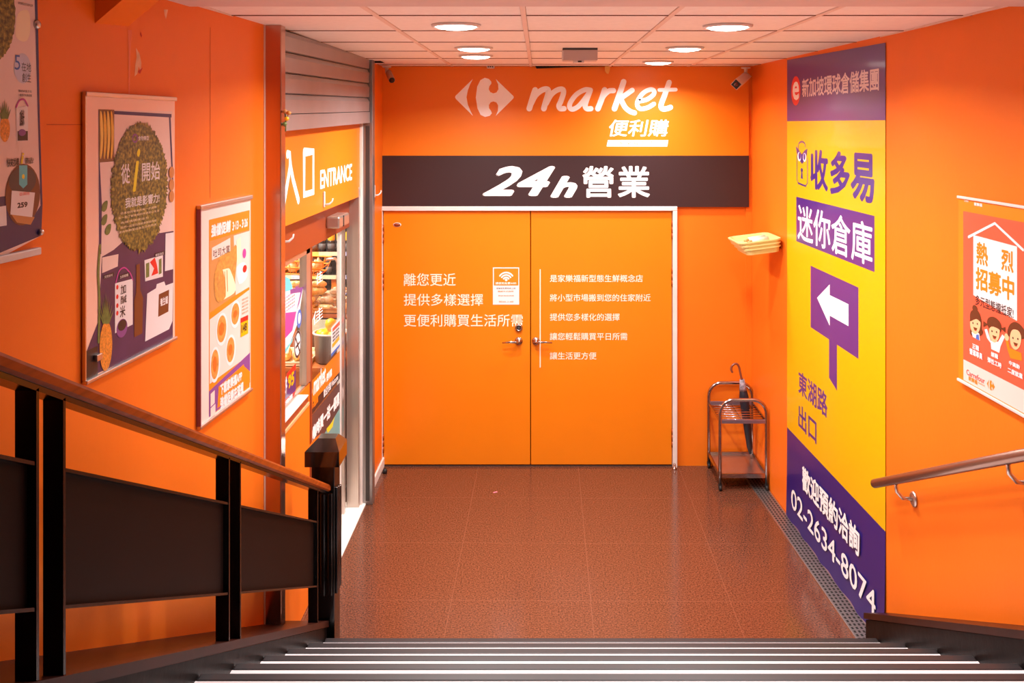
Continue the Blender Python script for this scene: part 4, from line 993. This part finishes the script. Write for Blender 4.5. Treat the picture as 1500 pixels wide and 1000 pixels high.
for k in range(3): nw.box(-0.999-RX, 4.435-4.48+k*0.036, 0.34, -0.985-RX, 4.435-4.48+k*0.036+0.02, 0.86-k*0.01, BLACKP, 0.004); nw.box(-1.10-RX+k*0.036, 4.408-4.48, 0.34, -1.10-RX+k*0.036+0.022, 4.422-4.48, 0.84, BLACKP, 0.004)
npst = nw.build('newel_post', rg)
CAPM = mat('black_cap_lacquer', (12, 11, 12), 0.12, coat=1.0)
m = MB(); xa, xb, ya, yb = -1.135-RX, -0.968-RX, 4.39-4.48, 4.57-4.48
m.box(xa, ya, 0.974, xb, yb, 1.047, CAPM)
ix, iy = 0.05, 0.055
m.add([(xa,ya,1.047),(xb,ya,1.047),(xb,yb,1.047),(xa,yb,1.047),(xa+ix,ya+iy,1.095),(xb-ix+0.02,ya+iy,1.095),(xb-ix+0.02,yb-iy,1.095),(xa+ix,yb-iy,1.095)], [(4,5,6,7),(0,1,5,4),(1,2,6,5),(2,3,7,6),(3,0,4,7)], CAPM)
m.build('cap', npst)
# right handrail
hr = thing('wall_handrail', 'stainless steel tube handrail on the right wall', 'handrail', (1.66, 4.479, 0.86))
def HRp(d): return Vector((1.924-0.041*d-0.085-1.66, d-4.479, 0.86+0.474*(4.479-d)-0.86))
m = MB(); m.tube([HRp(4.479), HRp(4.47), HRp(0.8)], 0.022, HANDR, 16); m.build('tube', hr)
for d in (4.24, 3.30):
    p_ = HRp(d); wx = 1.924-0.041*d-1.66
    m = MB(); m.tube([p_+Vector((0,0,-0.02)), p_+Vector((0.004,0,-0.055)), p_+Vector((0.03,-0.004,-0.085)), Vector((wx-0.004, p_.y-0.004, p_.z-0.09))], 0.009, STEEL_P, 10); br_ = m.build('bracket', hr)
    m = MB(); m.lathe([(0.036, 0), (0.036, 0.005), (0.028, 0.011), (0.01, 0.013)], STEEL_P, 20); 
    m.xform(Matrix.Translation(Vector((wx-0.001, p_.y-0.004, p_.z-0.09))) @ Matrix.Rotation(-PI/2, 4, 'Y')); m.build('wall_plate', br_)

# ------------------------------------------------------------------ umbrella rack, umbrella, trays
rk = thing('umbrella_rack', 'chrome wheeled umbrella rack in the corner right of the doors', 'rack', (1.30, 6.53, 0))
W_, D_ = 0.335, 0.435
def arch(y):
    r = 0.10; pts = [(0, y, 0.045), (0, y, 0.3), (0, y, 0.65-r)]
    for k in range(1, 9): a_ = PI-PI/2*k/8; pts.append((r+r*math.cos(a_), y, 0.65-r+r*math.sin(a_)))
    for k in range(0, 9): a_ = PI/2-PI/2*k/8; pts.append((W_-r+r*math.cos(a_), y, 0.65-r+r*math.sin(a_)))
    pts += [(W_, y, 0.3), (W_, y, 0.045)]; return pts
for y in (0, D_): m = MB(); m.tube(arch(y), 0.013, CHROME, 12); m.build('arch_frame', rk)
GRILL = mat('violet_steel', (150, 130, 140), 0.3, 0.7)
m = MB()
for y in (0, D_): m.box(0, y-0.008, 0.482, W_, y+0.008, 0.508, GRILL, 0.002)
for x in (0, W_): m.box(x-0.005, 0, 0.484, x+0.005, D_, 0.504, CHROME, 0.002)
g_ = m.build('grid_frame', rk)
for k in range(7): m = MB(); y = D_*(k+1)/8; m.tube([(0, y, 0.494), (W_, y, 0.494)], 0.0035, CHROME, 8); m.build('grid_wire', g_)
m = MB(); m.tube([(W_/2, 0, 0.49), (W_/2, D_, 0.49)], 0.0035, CHROME, 8); m.build('grid_wire', g_)
m = MB(); m.box(0.005, 0.005, 0.095, W_-0.005, D_-0.005, 0.103, STEEL_P)
for y in (0, D_): m.box(0, y-0.006, 0.09, W_, y+0.006, 0.122, CHROME, 0.002)
for x in (0, W_): m.box(x-0.006, 0, 0.09, x+0.006, D_, 0.122, CHROME, 0.002)
m.build('drip_tray', rk)
for x in (0, W_):
    for y in (0, D_):
        m = MB(); m.lathe([(0.011, -0.009), (0.019, -0.009), (0.019, 0.009), (0.011, 0.009)], RUBBER, 16); m.xform(Matrix.Translation(Vector((x, y-0.008, 0.0195))) @ Matrix.Rotation(PI/2, 4, 'Y')); m.box(x-0.013, y-0.012, 0.022, x+0.013, y+0.012, 0.046, RUBBER, 0.003); m.build('caster', rk)
# umbrella
UA, UB = Vector((1.60, 6.86, 0.108)), Vector((1.515, 6.80, 0.74))
um = thing('umbrella', 'folded black umbrella with hooked handle standing in the chrome rack', 'umbrella', UA)
ax = UB-UA; at = lambda f: ax*f
m = MB(); m.tube([at(0.0), at(0.08), at(1.0)], [0.004, 0.005, 0.006], STEEL_G, 8); m.build('shaft', um)
m = MB(); m.tube([at(0.06), at(0.15), at(0.35), at(0.55), at(0.75), at(0.85), at(0.88)], [0.010, 0.022, 0.028, 0.033, 0.036, 0.026, 0.012], mat('black_umbrella_cloth', (30, 28, 40), 0.6, 0, 0.2, 20, 0.5, 25), 12); m.build('folded_canopy', um)
m = MB(); m.tube([at(0.84), at(0.88), at(0.97)], [0.03, 0.024, 0.018], mat('striped_grey_strap', (150, 140, 150), 0.5, 0, 0.5, 60), 12); m.build('strap', um)
h0 = at(0.97); hk = [h0, h0+Vector((-0.012, 0, 0.05)), h0+Vector((-0.02, 0, 0.09)), h0+Vector((-0.035, -0.004, 0.115)), h0+Vector((-0.058, -0.008, 0.118)), h0+Vector((-0.078, -0.01, 0.1)), h0+Vector((-0.082, -0.01, 0.075)), h0+Vector((-0.072, -0.01, 0.055))]
m = MB(); m.tube(spline([tuple(v) for v in hk], 5), 0.0085, mat('brown_handle', (130, 70, 50), 0.3), 10); m.build('hooked_handle', um)
# three nested trays on the right wall
CRP = mat('cream_plastic', (224, 200, 132), 0.45); 
u_, z_ = FR.uv(1151, 346)
for k in range(3):
    sc = 1-0.065*k; L_, W2, hh = 0.36*sc, 0.285*sc, 0.034
    lab = ('topmost cream tray of the stack on the right wall holding small bottles', 'middle cream tray of the stack of three on the right wall', 'lowest cream tray of the stack of three on the right wall')[k]
    t = thing('plastic_tray', lab, 'tray', FR.w(u_-0.01, z_-0.024*k-0.02, 0.004), FR.th, 'nested cream trays on the right wall')
    t.rotation_euler = (math.radians(7), 0, FR.th)
    m = MB(); r = 0.05
    def rr(L0, w0, z, e):   # rounded rectangle, x from -L0..0 , y from -w0..0
        pts = []
        for cx, cy, a0 in ((-r, -r, 0), (-L0+r, -r, PI/2), (-L0+r, -w0+r, PI), (-r, -w0+r, 1.5*PI)):
            for i in range(6): a_ = a0+PI/2*i/5; pts.append((cx+(r+e)*math.cos(a_), cy+(r+e)*math.sin(a_), z))
        return pts
    rings = [rr(L_, W2, -hh, -0.012), rr(L_, W2, 0, -0.002), rr(L_, W2, 0, 0.006), rr(L_, W2, 0.008, 0.006), rr(L_, W2, 0.008, -0.006), rr(L_, W2, -hh+0.006, -0.017)]
    vs = [p for rg_ in rings for p in rg_]; n = 24; fs = []
    for i in range(5):
        for j in range(n): fs.append((i*n+j, i*n+(j+1) % n, (i+1)*n+(j+1) % n, (i+1)*n+j))
    fs.append(tuple(range(n-1, -1, -1))); fs.append(tuple(5*n+j for j in range(n)))
    m.add([(v[0], v[1]-0.02, v[2]) for v in vs], fs, CRP); m.build('tray_body', t)
    if k == 0:
        for x_ in (-0.12, -0.2):
            m = MB(); m.tube([(x_, -0.08, -0.004), (x_+0.02, -0.2, -0.004)], 0.02, mat('cream_divider', (226, 216, 190), 0.4), 10); m.tube([(x_+0.02, -0.2, -0.004), (x_+0.025, -0.235, -0.006)], [0.012, 0.006], TAN, 8); m.build('divider', t)
m = MB(); p_ = FR.w(u_-0.10, z_-0.09, 0); m.box(-0.12, -0.08, -0.006, 0.0, 0.0, 0.0, ORANGE_R); m.box(-0.12, -0.003, -0.03, 0.0, 0.0, 0.0, ORANGE_R)
tag(m.build('wall_bracket', loc=p_+Vector((0.0, 0, -0.005)), rz=FR.th), 'small orange bracket holding the cream trays on the wall', 'bracket')
# drain grating along the right wall
G0 = [(1163, 800), (1187, 800)]
t = thing('drain_grating', 'perforated steel drain channel along the foot of the right wall', 'drain', FR.w(0.02, 0.0, 0), FR.th)
m = MB(); Lg = 2.45; m.box(0, -0.112, 0.0, Lg, -0.012, 0.004, STEEL_G); m.box(0, -0.116, 0, Lg, -0.112, 0.007, STEEL_P); m.box(0, -0.012, 0, Lg, -0.006, 0.007, STEEL_P); m.build('grate', t)
m = MB()
for i in range(74):
    for j in range(4): x = 0.02+i*0.033; y = -0.102+j*0.024; m.add([(x, y, 0.0046), (x+0.02, y, 0.0046), (x+0.02, y+0.012, 0.0046), (x, y+0.012, 0.0046)], [(0,1,2,3)], DARK)
m.build('slots', t, fix=False)

# ------------------------------------------------------------------ ceiling fittings
spots = [(668, 36, 'left front', 'nearest of the three downlights in the left row'), (694, 69.5, '', 'middle downlight of the three in the left row'), (697, 81, '', 'farthest downlight of the left row near the shop sign'),
         (1066, 37, '', 'nearest of the three downlights in the right row'), (1003, 69.5, '', 'middle downlight of the three in the right row'), (964, 90, '', 'farthest downlight of the right row above the shop name')]
def downlight(loc, label, w, grp, tilt=0.0):
    t = thing('downlight', 'round white recessed '+label if False else label, 'light', loc, 0, grp)
    m = MB(); m.lathe([(0.112, 0.0), (0.110, -0.008), (0.098, -0.012), (0.094, -0.004)], WHITEPL, 36); m.build('trim_ring', t)
    m = MB(); m.lathe([(0.096, -0.006), (0.08, -0.016), (0.04, -0.022), (0.004, -0.023)], LAMP, 32); m.build('lens', t)
    la = bpy.data.lights.new('downlight_lamp', 'AREA'); la.shape = 'DISK'; la.size = 0.18; la.energy = w; la.spread = SPREAD; la.color = (1.0, 0.965, 0.94)
    o = bpy.data.objects.new('downlight_lamp', la); C.objects.link(o); o.location = (0, 0, -0.027); o.parent = t
    return t
for px, py, _, lab in spots:
    d = 594.5/(VY-py); downlight(((px-VX)*d/FOC, d, ZC-0.001), lab, DOWNLIGHT_W*(0.72 if px == 964 else 1.0), 'recessed ceiling downlights')
for px, w in ((0.85, 2.78),):
    downlight((px, w, ZC-0.015), 'downlight in the plaster soffit over the stairs', SOFFIT_W, None)
# sensor box
t = thing('ceiling_box', 'silver rectangular box under the ceiling in front of the shop logo', 'box', P(824.5, 70, 5.3))
m = MB(); wv = 51*5.3/FOC; m.box(0, 0, -0.072, wv, 0.12, -0.012, mat('grey_box_paint', (190, 170, 166), 0.4), 0.003); m.box(-0.004, 0.0, -0.070, 0.006, 0.1, -0.016, WHITEPL, 0.002); m.build('housing', t)
m = MB(); m.box(0, 0.004, -0.014, wv, 0.12, 0.004, SHELFGREY); m.build('mounting_plate', t)
m = MB(); m.box(0.06, 0.01, -0.086, 0.125, 0.06, -0.072, WHITEPL, 0.003); m.box(0.088, 0.008, -0.083, 0.11, 0.012, -0.075, RUBBER); m.build('detector', t)
# sprig of flowers by the shutter, floor bolt, litter
t = thing('flower_sprig', 'small dried flower sprig tucked beside pillar under the roller shutter', 'flowers', P(417, 178, 4.13))
m = MB(); m.tube([(0.012, -0.03, -0.045), (0.014, -0.03, 0), (0.01, -0.032, 0.04)], 0.003, LEAFP, 6); m.tube([(0.014, -0.03, 0), (0.026, -0.034, 0.035)], 0.0025, LEAFP, 6); m.build('stem', t)
m = MB()
for x, z, c_ in ((0.01, 0.045, TAN), (0.027, 0.038, BREAD), (0.018, 0.012, CAPY), (0.008, -0.012, LEAFP)): m.lathe([(0.002, -0.01), (0.011, -0.004), (0.012, 0.004), (0.003, 0.011)], c_, 8, (x, -0.033, z))
m.build('blossoms', t)
t = thing('floor_bolt', 'small round metal floor bolt at foot of right door frame', 'bolt', (bx(986), 6.93, 0))
m = MB(); m.lathe([(0.018, 0), (0.018, 0.008), (0.01, 0.012), (0.01, 0.04), (0.004, 0.046)], CHROME, 14); m.build('bolt_body', t)
m = MB(); p_ = Vector((0, 0, 0)); m.box(-0.015, -0.006, 0.0, 0.015, 0.006, 0.002, mat('pink_scrap', (240, 130, 150), 0.6))
d_ = H*FOC/(721-VY); tag(m.build('litter_scrap', loc=((725.5-VX)*d_/FOC, d_, 0.0005), rz=0.5), 'tiny pink paper scrap lying on the red floor', 'scrap')
# small white box near the back wall
t = thing('wall_detector', 'small white detector box with round holes over the shop logo', 'detector', P(713, 100, 6.93))
m = MB(); m.box(0, 0, 0.0, 0.058, 0.04, 0.042, WHITEPL, 0.004); m.build('housing', t)
for k in range(3): m = MB(); m.lathe([(0.005, 0), (0.005, 0.002)], RUBBER, 10, (0.012+k*0.016, 0, 0.012), 'y'); m.build('hole', t)
# bullet cameras
def bullet(name, label, top, bodyA, bodyB, r, square, m_):
    t = thing(name, label, 'camera', top)
    T_ = Vector(top); A = Vector(bodyA)-T_; B = Vector(bodyB)-T_
    m = MB(); m.lathe([(0.035, 0), (0.035, -0.008), (0.014, -0.012), (0.012, -0.05)], WHITEPL, 18); m.tube([(0,0,-0.045), A*0.7+B*0.3], 0.012, WHITEPL, 10); m.build('mount', t)
    n = 4 if square else 20
    dv = (B-A).normalized()
    m = MB(); m.tube([A, A+dv*0.004, B-dv*0.004, B], [r*0.9, r, r, r*0.96], m_, n, smooth=not square)
    if square:
        pass
    m.build('camera_body', t)
    m = MB(); m.tube([B+dv*0.0005, B+dv*0.004], r*0.86, RUBBER, n, smooth=not square); m.build('lens_cover', t)
    m = MB(); m.tube([B+dv*0.004, B+dv*0.006], r*0.4, mat('lens_brown', (90, 44, 36), 0.15), 14); m.build('lens', t)
bullet('bullet_camera', 'small round bullet camera under the ceiling at the left corner', P(566.5, 97.2, 6.85), P(569, 106, 6.86), P(574, 117.3, 6.72), 0.024, False, mat('grey_camera_shell', (176, 140, 120), 0.45))
bullet('bullet_camera', 'square white bullet camera under the ceiling at the right corner', P(1092.5, 98.6, 6.85), P(1093, 112, 6.90), P(1078.5, 123.5, 6.62), 0.043, True, WHITEPL)
